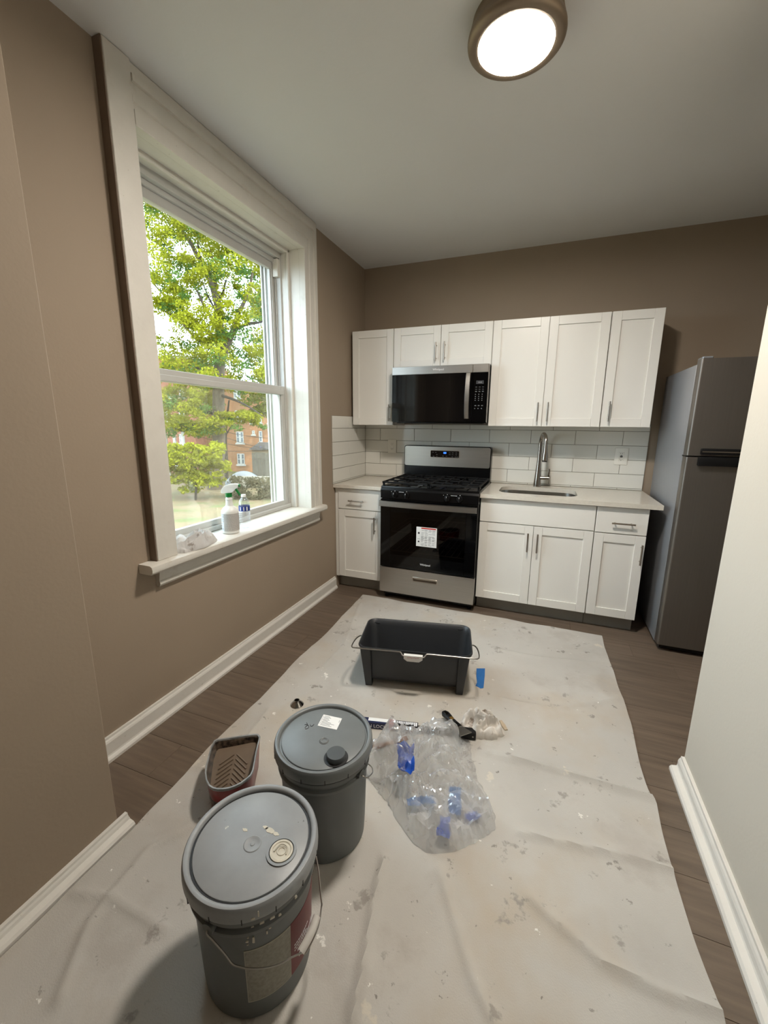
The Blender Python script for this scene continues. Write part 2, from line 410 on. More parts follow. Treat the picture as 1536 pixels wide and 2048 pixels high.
def sash(name, x0, x1, y0, y1, z0, z1, st, bot, top, pane_mat):
    b = B()
    box(b, x0, x1, y0, y0+st, z0, z1, bev=.002); box(b, x0, x1, y1-st, y1, z0, z1, bev=.002)
    box(b, x0+.001, x1-.001, y0+st, y1-st, z0, z0+bot, bev=.002); box(b, x0+.001, x1-.001, y0+st, y1-st, z1-top, z1, bev=.002)
    box(b, x0+.008, x1-.008, y0+st-.002, y0+st+.008, z0+bot-.001, z1-top+.001); box(b, x0+.008, x1-.008, y1-st-.008, y1-st+.002, z0+bot-.001, z1-top+.001)
    o = obj(name, b, 'alu_white', win, smooth=False)
    xm = (x0+x1)/2
    obj('pane', bx(xm-.0015, xm+.0015, y0+st, y1-st, z0+bot, z1-top), pane_mat, o)
    return o
ls = sash('lower_sash', -.166, -.136, OY0+.024, OY1-.025, .806, 1.656, .040, .044, .058, 'pane_dirty')
obj('lift_rail', bx(-.136, -.126, OY0+.05, OY1-.05, 1.598, 1.628, bev=.002), 'alu_white', ls)
us = sash('upper_sash', -.206, -.178, OY0+.024, OY1-.025, 1.600, OZ1-.074, .034, .05, .045, 'pane_clear')
obj('tilt_latch', bx(-.176, -.134, OY1-.05, OY1-.018, 2.36, 2.47, bev=.003), 'trim_white', us)

# ------------------------------------------------------------------ ceiling light
def ceiling_light(label, cx, cy, diff, R=.162):
    t = thing('ceiling_light', label, 'light', (cx, cy, H))
    b = B(); lathe(b, [(R-.014, 0), (R-.014, -.014), (R-.010, -.018), (R-.010, -.028), (R-.006, -.032), (R-.005, -.042), (R-.001, -.047), (R, -.056), (R-.001, -.062), (R-.006, -.068), (R-.016, -.0725), (R-.028, -.074), (R-.036, -.0725), (R-.0368, -.069), (R-.0368, -.02)], (cx, cy, H), 64, True, False)
    obj('ring', b, 'lamp_metal', t)
    b = B(); lathe(b, [(R-.0369, -.050), (R-.0369, -.0695), (R-.05, -.0715), (R-.09, -.0735), (.02, -.074)], (cx, cy, H), 64, True, True)
    obj('diffuser', b, diff, t)
    return t
ceiling_light('round metal ceiling light with glowing white lens above the drop cloth', 1.416, -1.935, 'lamp_diffuser')

# ------------------------------------------------------------------ tiled backsplash
PZ, PX = .1095, .3345
zrow = [.9275+PZ*i for i in range(-1, 6)]
tcache = {}
def tile(parent, wdt, hgt, loc, rot):
    key = (round(wdt, 3), round(hgt, 3))
    if key not in tcache:
        b = bx(-wdt/2, wdt/2, -.0078, 0, -hgt/2, hgt/2, bev=.0012)
        me = bpy.data.meshes.new('tile'); bmesh.ops.recalc_face_normals(b, faces=b.faces[:]); b.to_mesh(me); b.free(); finish(me, 'tile', False); tcache[key] = me
    o = bpy.data.objects.new('tile', tcache[key]); C.objects.link(o); o.parent = parent; o.location = loc; o.rotation_euler = (0, 0, rot)
def tiles_run(parent, a0, a1, z0, z1, joints, place):
    for i in range(len(zrow)-1):
        lo, hi = max(zrow[i], z0), min(zrow[i+1], z1)
        if hi-lo < .012: continue
        js = [j for j in joints(i) if a0+.012 < j < a1-.012]
        ed = [a0]+sorted(js)+[a1]
        for p, q in zip(ed, ed[1:]):
            place((p+q)/2, (lo+hi)/2, q-p-.003, hi-lo-.003)
bs = tag(obj('tile_backsplash', bx(0, 2.345, -.003, 0, .914, 1.42), 'grout', loc=(0, 0, .914)), 'white subway tile backsplash on the back wall behind stove and faucet', 'backsplash')
tiles_run(bs, .010, 2.343, .9155, 1.405, lambda i: [(.328 if i % 2 == 1 else .1625)+PX*k for k in range(-1, 8)],
          lambda c, z, wd, h: tile(bs, wd, h, (c, -.003, z-.914), 0))
bs2 = tag(obj('tile_backsplash', bx(0, .003, -.667, -.011, .914, 1.468), 'grout', loc=(0, -.667, .914)), 'short white tile return on the window wall above the small counter', 'backsplash')
tiles_run(bs2, -.665, -.0112, .9155, 1.4665, lambda i: [(-.360 if i % 2 == 1 else -.198)],
          lambda c, z, wd, h: tile(bs2, wd, h, (.003, c+.667, z-.914), pi/2))

# ------------------------------------------------------------------ cabinets
def bar_pull(parent, x, z, y, vertical, L=.137, name='handle'):
    b = B(); h = L/2; off = .048
    if vertical:
        tube(b, [(x, y-.030, z-h), (x, y-.030, z+h)], .0058, 12)
        for s in (-off, off): tube(b, [(x, y, z+s), (x, y-.030, z+s)], .0045, 8)
    else:
        tube(b, [(x-h, y-.030, z), (x+h, y-.030, z)], .0058, 12)
        for s in (-off, off): tube(b, [(x+s, y, z), (x+s, y-.030, z)], .0045, 8)
    o = obj(name, b, 'nickel', parent)
def shaker(parent, x0, x1, z0, z1, yf, handle=None, name='door', st=.058):
    b = B(); t = .019; g = .0006
    for a0, a1 in ((x0, x0+st), (x1-st, x1)): box(b, a0, a1, yf, yf+t, z0, z1, bev=.0012)
    for c0, c1 in ((z0, z0+st), (z1-st, z1)): box(b, x0+st+g, x1-st-g, yf+.0003, yf+t, c0, c1, bev=.001)
    box(b, x0+st-.004, x1-st+.004, yf+.0095, yf+.016, z0+st-.004, z1-st+.004)
    o = obj(name, b, 'cab_white', parent, smooth=False)
    if handle: bar_pull(o, handle[0], handle[1], yf, handle[2])
    return o
def slab(parent, x0, x1, z0, z1, yf, handle=None, name='drawer'):
    o = obj(name, bx(x0, x1, yf, yf+.019, z0, z1, bev=.0018), 'cab_white', parent, smooth=False)
    if handle: bar_pull(o, handle[0], handle[1], yf, False)
    return o
UY, UZ0, UZ1 = -.3235, 1.394, 2.161
def upper(label, x0, x1, z0, doors):
    t = thing('wall_cabinet', label, 'cabinet', ((x0+x1)/2, -.15, z0), group='white shaker wall cabinets')
    obj('body', bx(x0+.0005, x1-.0005, -.303, -.0005 if z0 > 1.6 else -.012, z0, UZ1, bev=.001), 'cab_white', t, smooth=False)
    for d0, d1, hx, hz in doors: shaker(t, d0, d1, z0+.003, UZ1-.002, UY, (hx, hz, True))
    return t
upper('white wall cabinet with one door beside the window wall, left of the microwave', .027, .3994, UZ0, [(.029, .397, .372, 1.496)])
upper('short white two-door wall cabinet mounted above the microwave', .4002, 1.1858, 1.848, [(.4025, .789, .757, 1.962), (.793, 1.1835, .826, 1.964)])
upper('tall white two-door wall cabinet above the sink', 1.1866, 1.9672, UZ0, [(1.189, 1.5755, 1.542, 1.500), (1.5795, 1.964, 1.611, 1.501)])
upper('narrow white one-door wall cabinet at the end of the row near the refrigerator', 1.968, 2.2776, UZ0, [(1.971, 2.276, 2.012, 1.502)])
BY = -.630
def base(label, x0, x1, filler=None):
    t = thing('base_cabinet', label, 'cabinet', ((x0+x1)/2, -.3, 0), group='white shaker base cabinets')
    if x1-x0 > .6:
        b = B()
        for q in ((x0, x0+.018, BY+.021, -.001, .105, .8828), (x1-.018, x1, BY+.021, -.001, .105, .8828), (x0+.018, x1-.018, -.012, -.001, .105, .8828), (x0+.018, x1-.018, BY+.021, -.012, .105, .123), (x0+.018, x1-.018, BY+.021, BY+.04, .66, .8828)): box(b, *q)
    else: b = bx(x0, x1, BY+.021, -.001, .105, .8828, bev=.001)
    obj('body', b, 'cab_white', t, smooth=False)
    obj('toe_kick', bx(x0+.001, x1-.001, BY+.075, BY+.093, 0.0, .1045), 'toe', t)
    if filler: obj('filler', bx(filler[0], filler[1], BY+.006, BY+.0208, .105, .8828, bev=.001), 'cab_white', t)
    return t
t = base('small white base cabinet with one drawer between window wall and stove', .003, .4365, (.003, .032))
slab(t, .034, .432, .709, .877, BY, (.207, .782)); shaker(t, .034, .432, .112, .703, BY, (.370, .592, True))
t = base('white sink base cabinet with two doors below a plain false front', 1.2075, 1.9765)
slab(t, 1.2095, 1.9735, .706, .877, BY, name='false_front'); shaker(t, 1.2095, 1.5885, .107, .700, BY, (1.556, .583, True)); shaker(t, 1.5915, 1.9735, .107, .700, BY, (1.621, .583, True))
t = base('narrow white base cabinet with one drawer at the end beside the refrigerator', 1.9775, 2.2835)
slab(t, 1.9795, 2.2825, .702, .877, BY, (2.140, .775)); shaker(t, 1.9795, 2.2825, .107, .696, BY, (2.263, .576, True))
# countertops
tag(obj('countertop', bx(.0002, .4385, -.6575, -.0005, .884, .914, bev=.002), 'quartz', loc=(.22, -.33, .884)), 'short pale quartz countertop between the window wall and the stove', 'countertop')
def slab_with_hole(x0, x1, y0, y1, z0, z1, hole):
    b = B(); outer = [b.verts.new((x, y, z1)) for x, y in ((x0, y0), (x1, y0), (x1, y1), (x0, y1))]; inner = [b.verts.new((x, y, z1)) for x, y in hole]
    es = [b.edges.new((l[i], l[(i+1) % len(l)])) for l in (outer, inner) for i in range(len(l))]
    bmesh.ops.triangle_fill(b, edges=es, use_beauty=True)
    g = bmesh.ops.extrude_face_region(b, geom=b.faces[:]); vs_ = [v for v in g['geom'] if isinstance(v, bmesh.types.BMVert)]
    bmesh.ops.translate(b, verts=vs_, vec=(0, 0, z0-z1)); return b
HOLE = rrect(1.315, 1.862, -.530, -.160, .095, 8)
tag(obj('countertop', slab_with_hole(1.2065, 2.3485, -.6575, -.0035, .884, .914, HOLE), 'quartz', loc=(1.77, -.33, .884), smooth=30), 'long pale quartz countertop with the undermount sink cut into it', 'countertop')
b = B()
rr = lambda d, z, r=.095: [(x, y, z) for x, y in rrect(1.315-d, 1.862+d, -.530-d, -.160+d, max(r+d, .02), 8)]
loft(b, [rr(.012, .8838), rr(.012, .8815), rr(.002, .8815), rr(-.004, .80), rr(-.012, .715), rr(-.045, .698), rr(-.12, .692)], False, True)
sk = thing('kitchen_sink', 'stainless steel undermount sink in the quartz countertop', 'sink', (1.588, -.345, .69))
obj('basin', b, 'sink_steel', sk)
b = B(); lathe(b, [(.045, .6935), (.045, .6955), (.030, .694), (.028, .6925)], (1.6, -.33, 0), 24); obj('drain', b, 'chrome', sk)
b = B(); tube(b, [(1.665, -.272, .70), (1.685, -.255, .80), (1.700, -.250, .862)], .0045, 8); obj('drain_lever', b, 'chrome', sk)
# faucet
FX, FY = 1.580, -.088
ft = thing('kitchen_faucet', 'brushed steel gooseneck pull-down faucet behind the sink', 'faucet', (FX, FY, .914))
b = B(); lathe(b, [(.031, 0), (.031, .004), (.029, .03), (.026, .07), (.0225, .12), (.018, .18), (.0155, .24), (.0145, .34)], (FX, FY, .9142), 28); obj('column', b, 'faucet_steel', ft)
SDX, SDY = .28, -.96
fa = lambda d, z: (FX+SDX*d, FY+SDY*d, z)
arc = [fa(0, 1.25)]+[fa(.072-.072*cos(a), 1.266+.072*sin(a)) for a in [pi*i/16 for i in range(17)]]+[fa(.145, 1.245)]
b = B(); tube(b, arc, .0138, 16); obj('spout', b, 'faucet_steel', ft)
b = B(); tube(b, [fa(.1445, 1.248), fa(.146, 1.23), fa(.148, 1.19), fa(.150, 1.145), fa(.150, 1.135)], [.0148, .0155, .019, .0235, .0225], 20)
sp = obj('spray_head', b, 'faucet_steel', ft)
b = B(); tube(b, [fa(.150, 1.1358), fa(.150, 1.128)], .0195, 20); obj('nozzle', b, 'black_plastic', sp)
b = B(); tube(b, [(FX+.012, FY, .985), (FX+.088, FY-.002, .985)], .0155, 16)
box(b, FX+.074, FX+.090, FY-.011, FY+.007, .985, 1.064, bev=.004, seg=2); obj('handle', b, 'faucet_steel', ft)

# outlets
def outlet(label, cx, cz, wd, hg, gfci):
    t = thing('wall_outlet', label, 'outlet', (cx, -.0108, cz), group='outlets on the backsplash'); y = -.0108
    obj('plate', bx(cx-wd/2, cx+wd/2, y-.006, y, cz-hg/2, cz+hg/2, bev=.003, seg=2), 'outlet_white', t)
    r = obj('receptacle', bx(cx-.0175, cx+.0175, y-.0085, y-.0055, cz-.034, cz+.034, bev=.0015), 'outlet_white', t)
    b = B()
    for s in (-1, 1):
        for dx in (-.006, .006): box(b, cx+dx-.0012, cx+dx+.0012, y-.0089, y-.008, cz+s*.021-.004, cz+s*.021+.005)
        tube(b, [(cx, y-.0089, cz+s*.021-.010), (cx, y-.008, cz+s*.021-.010)], .0026, 8)
    tag(obj('slots', b, 'outlet_dark', r), kind='stuff')
    if gfci:
        obj('test_button', bx(cx-.009, cx+.009, y-.0098, y-.008, cz+.001, cz+.007, bev=.0006), 'outlet_dark', r)
        obj('reset_button', bx(cx-.009, cx+.009, y-.0098, y-.008, cz-.007, cz-.001, bev=.0006), 'outlet_dark', r)
outlet('white wall outlet on the tiles left of the stove', .284, 1.204, .082, .124, False)
outlet('white outlet with test buttons on the tiles right of the faucet', 2.172, 1.174, .090, .130, True)

# ------------------------------------------------------------------ gas range
RX0, RX1 = .4415, 1.2035
rg = thing('gas_range', 'freestanding black and stainless gas stove between the base cabinets', 'stove', ((RX0+RX1)/2, -.36, 0))
FYR = -.700
b = B(); t_ = .018
box(b, RX0, RX0+.05, -.660, -.03, .045, .905, bev=.002); box(b, RX1-.05, RX1, -.660, -.03, .045, .905, bev=.002)
box(b, RX0+.05, RX1-.05, -.10, -.03, .045, .905); box(b, RX0+.05, RX1-.05, -.66, -.1, .045, .30); box(b, RX0+.05, RX1-.05, -.66, -.1, .80, .905)
obj('body', b, 'black_enamel', rg, smooth=False)
obj('oven_cavity', bx(RX0+.051, RX1-.051, -.108, -.1005, .301, .799), 'cavity', rg)
for zr in (.40, .56):
    b = B()
    tube(b, [(RX0+.06, -.64, zr), (RX1-.06, -.64, zr)], .0035, 6); tube(b, [(RX0+.06, -.13, zr), (RX1-.06, -.13, zr)], .0035, 6)
    for i in range(15):
        xx = RX0+.06+i*(RX1-RX0-.12)/14; tube(b, [(xx, -.64, zr), (xx, -.13, zr)], .0018, 5)
    obj('oven_rack', b, 'rack', rg)
# oven door with tinted window
b = B(); z0, z1 = .279, .832; wx0, wx1, wz0, wz1 = RX0+.085, RX1-.085, .385, .735
box(b, RX0+.002, wx0, FYR, FYR+.036, z0, z1, bev=.002); box(b, wx1, RX1-.002, FYR, FYR+.036, z0, z1, bev=.002)
box(b, wx0, wx1, FYR, FYR+.036, z0, wz0); box(b, wx0, wx1, FYR, FYR+.036, wz1, z1)
od = obj('oven_door', b, 'black_glass', rg, smooth=False)
obj('window_glass', bx(wx0, wx1, FYR+.0003, FYR+.006, wz0, wz1), 'oven_tint', od)
b = B(); n = 24; lo = []
for i in range(n+1):
    x = RX0+.006+(RX1-RX0-.012)*i/n; bow = .012*sin(pi*i/n)
    lo.append([(x, FYR-.034-bow, .777), (x, FYR-.040-bow, .780), (x, FYR-.040-bow, .819), (x, FYR-.034-bow, .822), (x, FYR-.024-bow*.8, .822), (x, FYR-.024-bow*.8, .777)])
loft(b, lo, True, True)
for x in (RX0+.04, RX1-.04): box(b, x-.02, x+.02, FYR-.030, FYR+.001, .785, .815)
tag(obj('handle', b, 'steel', od), 'brushed stainless door handle')
st = obj('warning_label', bx(.743, .905, FYR-.0012, FYR-.0002, .478, .633, bev=.0005), 'paper', od)
b = B(); yy = FYR-.0016
box(b, .782, .897, yy, yy+.0006, .619, .629); obj('red_stripe', b, 'red_ink', st)
b = B(); r2 = random.Random(2); z = .610
while z > .487:
    for k in range(4):
        xs = .780+k*.029+r2.uniform(0, .004)
        if r2.random() < .85: box(b, xs, xs+r2.uniform(.016, .026), yy, yy+.0006, z, z+.0016)
    z -= r2.choice([.0045, .0045, .0045, .009])
tube(b, [(.763, yy, .584), (.763, yy+.0008, .584)], .008, 12); box(b, .757, .769, yy, yy+.0006, .510, .522); box(b, .752, .775, yy, yy+.0006, .536, .538)
obj('print', b, 'ink', st)
obj('logo', text_bm('Whirlpool', .0215, T(.820, FYR-.0006, .330) @ FACE_Y, .0003, spacing=.92), 'logo_grey', od, smooth=False)
# control panel with knobs
b = extr(B(), [(-.694, .836), (-.694, .900), (-.680, .923), (-.655, .923), (-.655, .836)], 'x', RX0, RX1)
cp = obj('control_panel', b, 'black_enamel', rg, smooth=False)
for kx in (.560, .655, .972, 1.066):
    b = B(); tube(b, [(kx, -.693, .868), (kx, -.700, .868), (kx, -.706, .868)], [.024, .023, .019], 24)
    box(b, kx-.0055, kx+.0055, -.728, -.702, .849, .889, bev=.003, seg=2)
    kb = obj('knob', b, 'black_plastic', rg); obj('pointer', bx(kx-.001, kx+.001, -.7286, -.7278, .876, .887), 'white_ink', kb)
b = B()
for x0, x1 in ((.592, .632), (.998, 1.045)):
    box(b, x0, x1, -.6945, -.6938, .890, .8922)
for kx in (.560, .655, .972, 1.066):
    box(b, kx-.003, kx+.003, -.6945, -.6938, .8955, .8985); box(b, kx-.030, kx-.026, -.6945, -.6938, .889, .892)
tag(obj('markings', b, 'logo_grey', cp), kind='stuff')
# cooktop
b = B(); box(b, RX0-.002, RX1+.002, -.684, -.105, .905, .932, bev=.006, seg=2)
ct = obj('cooktop', b, 'black_enamel', rg)
for bxx, byy, r in ((.64, -.54, .047), (1.005, -.54, .050), (.64, -.25, .043), (1.005, -.25, .038)):
    b = B(); lathe(b, [(r+.012, 0), (r+.012, .006), (r, .007), (r, .014), (r-.004, .017), (.005, .018)], (bxx, byy, .9322), 28); obj('burner', b, 'cast_iron', rg)
for gx0, gx1 in ((RX0+.004, .8205), (.8245, RX1-.004)):
    b = B(); gy0, gy1 = -.672, -.118; za, zb = .951, .9645
    for x in (gx0, gx1-.012): box(b, x, x+.012, gy0, gy1, za, zb, bev=.002)
    for y in (gy0, (gy0+gy1)/2-.006, gy1-.012): box(b, gx0, gx1, y, y+.012, za, zb, bev=.002)
    cx = (gx0+gx1)/2
    for cy in ((gy0*.75+gy1*.25), (gy0*.25+gy1*.75)):
        box(b, gx0, cx-.035, cy-.005, cy+.005, za, zb, bev=.0015); box(b, cx+.035, gx1, cy-.005, cy+.005, za, zb, bev=.0015)
        for dx in (-.095, .095): box(b, cx+dx-.005, cx+dx+.005, cy-.137, cy-.03, za, zb, bev=.0015); box(b, cx+dx-.005, cx+dx+.005, cy+.03, cy+.137, za, zb, bev=.0015)
        box(b, cx-.005, cx+.005, cy-.137, cy-.035, za, zb, bev=.0015); box(b, cx-.005, cx+.005, cy+.035, cy+.137, za, zb, bev=.0015)
    for x in (gx0, gx1-.014):
        for y in (gy0+.01, gy1-.03): box(b, x, x+.014, y, y+.02, .9325, za+.001)
    obj('grate', b, 'cast_iron', rg, smooth=False)
# drawer
b = B(); dz0, dz1 = .062, .2725; hx0, hx1, hz0, hz1 = .722, .918, .188, .214
box(b, RX0, hx0, FYR, FYR+.035, dz0, dz1); box(b, hx1, RX1, FYR, FYR+.035, dz0, dz1); box(b, hx0, hx1, FYR, FYR+.035, dz0, hz0); box(b, hx0, hx1, FYR, FYR+.035, hz1, dz1)
dr = obj('drawer', b, 'steel_h', rg, smooth=False)
b = B(); loft(b, [[(x, FYR-.001, z) for x, z in rrect(hx0-.006, hx1+.006, hz0-.006, hz1+.006, .012, 4)], [(x, FYR-.003, z) for x, z in rrect(hx0-.004, hx1+.004, hz0-.004, hz1+.004, .011, 4)], [(x, FYR-.002, z) for x, z in rrect(hx0+.002, hx1-.002, hz0+.002, hz1-.002, .008, 4)], [(x, FYR+.018, z) for x, z in rrect(hx0+.004, hx1-.004, hz0+.006, hz1-.003, .006, 4)]], False, True)
obj('handle', b, 'nickel', dr)
b = B(); box(b, RX0+.02, RX1-.02, -.655, -.06, .03, .046); obj('base_pan', b, 'black_plastic', rg)
for fx, fy in ((RX0+.04, -.63), (RX1-.04, -.63), (RX0+.04, -.08), (RX1-.04, -.08)):
    b = B(); lathe(b, [(.019, 0), (.020, .004), (.020, .012), (.011, .016), (.011, .032)], (fx, fy, 0.0), 16); obj('foot', b, 'black_plastic', rg)
# backguard
BGY = -.118
b = extr(B(), [(x, z) for x, z in rrect(RX0, RX1, .93, 1.222, .018, 5)], 'y', BGY, -.030); obj('backguard', b, 'black_enamel', rg)
b = extr(B(), [(x, z) for x, z in rrect(RX0+.007, RX1-.007, 1.046, 1.216, .014, 5)], 'y', BGY-.008, BGY+.001); bg = obj('backguard_panel', b, 'steel_h', rg)
b = extr(B(), [(x, z) for x, z in rrect(.682, .938, 1.122, 1.186, .008, 4)], 'y', BGY-.0105, BGY-.0075); obj('display_bezel', b, 'nickel', bg)
b = extr(B(), [(x, z) for x, z in rrect(.6855, .9345, 1.1255, 1.1825, .006, 4)], 'y', BGY-.0115, BGY-.009); dp = obj('display', b, 'black_glass', bg)
b = B(); yy = BGY-.0122
for i, x in enumerate((.800, .8085, .817)):
    for dz in (0, .0065, .013): box(b, x, x+.006, yy, yy+.0008, 1.158+dz-.0008, 1.158+dz+.0008)
    for dx in (0, .0055):
        box(b, x+dx, x+dx+.0014, yy, yy+.0008, 1.158, 1.1715)
obj('clock_digits', b, 'display_blue', dp)
b = B()
for x, z in [(.700, 1.166), (.725, 1.166), (.735, 1.148), (.706, 1.132), (.735, 1.132), (.79, 1.136), (.82, 1.136), (.848, 1.166), (.848, 1.15), (.874, 1.166), (.874, 1.15), (.905, 1.166), (.905, 1.15), (.872, 1.132), (.9, 1.132), (.916, 1.132)]:
    box(b, x, x+.013, yy, yy+.0008, z, z+.0022)
tag(obj('key_legends', b, 'print_grey', dp), kind='stuff')

# ------------------------------------------------------------------ microwave
MX0, MX1, MY, MZ0, MZ1 = .4255, 1.1855, -.420, 1.424, 1.8465
mw = thing('microwave', 'black and stainless over-the-range microwave hung below the short wall cabinet', 'microwave', ((MX0+MX1)/2, -.2, MZ0))
obj('body', bx(MX0+.002, MX1-.002, MY+.030, -.012, MZ0-.006, MZ1-.0005, bev=.002), 'black_enamel', mw, smooth=False)
obj('side_trim', bx(MX1-.004, MX1, MY+.002, MY+.030, MZ0, MZ1, bev=.001), 'steel', mw)
b = B(); box(b, MX0, 1.066, MY, MY+.030, 1.787, MZ1, bev=.0015); box(b, 1.0675, MX1-.004, MY, MY+.030, 1.787, MZ1, bev=.0015)
bd = obj('top_band', b, 'steel_h', mw, smooth=False)
obj('logo', text_bm('Whirlpool', .023, T(.802, MY-.0005, 1.818) @ FACE_Y, .0004, spacing=.92), 'logo_grey', bd, smooth=False)
md = obj('door', bx(MX0, 1.072, MY, MY+.028, MZ0, 1.7865, bev=.0015), 'black_glass', mw, smooth=False)
b = B(); n = 20; lo = []
for i in range(n+1):
    z = 1.449+(1.785-1.449)*i/n; bow = .030*sin(pi*i/n)**.7; hw = .0185
    lo.append([(1.037-hw, MY-.004-bow, z), (1.037-hw+.004, MY-.010-bow, z), (1.037+hw-.004, MY-.010-bow, z), (1.037+hw, MY-.004-bow, z), (1.037+hw, MY+.002-bow*.9, z), (1.037-hw, MY+.002-bow*.9, z)])
loft(b, lo, True, True); tag(obj('handle', b, 'steel_h', md), 'bowed stainless door handle')
mp_ = obj('control_panel', bx(1.0735, MX1-.004, MY, MY+.028, MZ0, 1.7865, bev=.0015), 'black_glass', mw, smooth=False)
b = B(); box(b, 1.096, 1.152, MY-.0008, MY, 1.703, 1.728); obj('display', b, 'ink', mp_)
b = B(); yy = MY-.001
for i in range(4): box(b, 1.112+i*.007, 1.117+i*.007, yy-.0004, yy+.0004, 1.711, 1.719)
for i in range(3):
    for j, z in enumerate((1.680, 1.664, 1.650, 1.646, 1.626, 1.610, 1.596, 1.582, 1.547, 1.543, 1.522)):
        wd = .013 if j in (0, 1, 2, 3, 8, 9) else .006
        box(b, 1.092+i*.025, 1.092+i*.025+wd, yy-.0002, yy+.0004, z, z+(.0022 if wd > .01 else .0055))
tag(obj('key_legends', b, 'print_grey', mp_), kind='stuff')
b = B(); box(b, MX0+.03, MX1-.03, MY+.035, MY+.12, MZ0-.012, MZ0-.005, bev=.001); obj('vent_grille', b, 'black_plastic', mw)

# ------------------------------------------------------------------ refrigerator
GX0, GX1, GY = 2.386, 3.085, -.805
fr = thing('refrigerator', 'dark stainless top-freezer refrigerator standing past the end of the counter', 'refrigerator', ((GX0+GX1)/2, -.4, 0))
obj('body', bx(GX0+.003, GX1-.003, GY+.090, -.05, .025, 1.752, bev=.006, seg=2), 'fridge_side', fr)
obj('gasket', bx(GX0+.010, GX1-.010, GY+.076, GY+.091, .055, 1.765), 'black_plastic', fr)
def fdoor(name, z0, z1):
    b = extr(B(), [(x, y) for x, y in rrect(GX0, GX1, GY, GY+.078, .012, 4)], 'z', z0, z1)
    return obj(name, b, 'fridge_steel', fr)
fz = fdoor('freezer_door', 1.240, 1.772); fd = fdoor('fresh_food_door', .045, 1.232)
obj('handle', bx(2.447, 2.98, GY-.028, GY-.0005, 1.249, 1.283, bev=.006, seg=2), 'black_plastic', fz)
obj('handle_trim', bx(2.451, 2.976, GY-.0295, GY-.020, 1.262, 1.268), 'nickel', fz)
obj('handle', bx(2.440, 2.98, GY-.028, GY-.0005, 1.184, 1.236, bev=.006, seg=2), 'black_plastic', fd)
b = B(); box(b, GX0+.01, GX0+.06, GY+.02, GY+.11, 1.7725, 1.786, bev=.004); obj('hinge_cover', b, 'fridge_side', fr)
obj('hinge', bx(GX0-.001, GX0+.05, GY+.01, GY+.085, 1.2325, 1.2395), 'black_plastic', fr)
obj('kick_grille', bx(GX0+.02, GX1-.02, GY+.03, GY+.09, .012, .05), 'black_plastic', fr)
for fx in (GX0+.05, GX1-.05):
    for fy in (GY+.12, -.1):
        b = B(); lathe(b, [(.02, 0), (.02, .01), (.012, .012), (.012, .028)], (fx, fy, 0), 14); obj('foot', b, 'black_plastic', fr)

# ------------------------------------------------------------------ drop cloth
def interp(tbl, y):
    if y >= tbl[0][0]: return tbl[0][1]
    for (a, b_), (c, d) in zip(tbl, tbl[1:]):
        if c <= y <= a: return b_+(d-b_)*(y-a)/(c-a)
    return tbl[-1][1]
LE = [(-.70, .291), (-1.0, .312), (-1.387, .330), (-1.726, .328), (-2.147, .350), (-2.363, .348), (-2.50, .352), (-2.58, .362), (-2.66, .372), (-2.74, .376), (-2.84, .380), (-2.90, .386), (-5, .388)]
RE = [(-.70, 2.083), (-.95, 2.086), (-1.207, 2.099), (-1.45, 2.110), (-1.638, 2.114), (-1.9, 2.106), (-2.078, 2.110), (-2.10, 2.122), (-2.367, 2.116), (-2.57, 2.127), (-2.72, 2.138), (-3.2, 2.150), (-5, 2.16)]
FLAT = [(1.016, -3.01, .20), (1.008, -2.63, .20), (1.035, -1.635, .36), (.60, -2.63, .16), (.95, -2.14, .10), (1.06, -2.11, .10), (1.18, -2.08, .14), (1.36, -2.03, .12), (1.46, -1.93, .13), (1.3, -2.33, .34), (.547, -2.10, .06), (1.385, -1.53, .07), (1.57, -1.90, .06)]
def crease_px(pts): return [un(u, v, 'z', 0) for u, v in pts]
CREASES = [(crease_px([(935, 1500), (1010, 1520), (1100, 1541), (1200, 1572), (1305, 1603)]), .012, .022), (crease_px([(882, 1394), (868, 1430), (860, 1450)]), .011, .014),
           (crease_px([(1040, 1668), (1120, 1688), (1230, 1712), (1350, 1748)]), .009, .020), (crease_px([(1060, 1800), (1110, 1850), (1203, 1929), (1320, 1985), (1443, 2030)]), .009, .022),
           (crease_px([(768, 1720), (748, 1810), (728, 1930), (705, 2048)]), .012, .022), (crease_px([(880, 1740), (905, 1830), (945, 1960), (985, 2047)]), .008, .022),
           (crease_px([(150, 1790), (230, 1800), (330, 1860)]), .006, .02), (crease_px([(640, 1345), (690, 1290), (720, 1210)]), .006, .02), (crease_px([(990, 1300), (1090, 1320), (1215, 1330)]), .006, .02),
           (crease_px([(540, 1420), (480, 1500), (400, 1540)]), .007, .02), (crease_px([(1000, 1400), (1110, 1420), (1240, 1400)]), .006, .018), (crease_px([(420, 1640), (300, 1700), (180, 1850), (120, 2000)]), .008, .025)]
def segdist(x, y, pl):
    best = 9
    for a, b_ in zip(pl, pl[1:]):
        dx, dy = b_.x-a.x, b_.y-a.y; L2 = dx*dx+dy*dy
        t = max(0, min(1, ((x-a.x)*dx+(y-a.y)*dy)/L2)); d = math.hypot(x-a.x-t*dx, y-a.y-t*dy)
        best = min(best, d)
    return best
CRB = [(min(p.x for p in pl)-.1, max(p.x for p in pl)+.1, min(p.y for p in pl)-.1, max(p.y for p in pl)+.1) for pl, _, _ in CREASES]
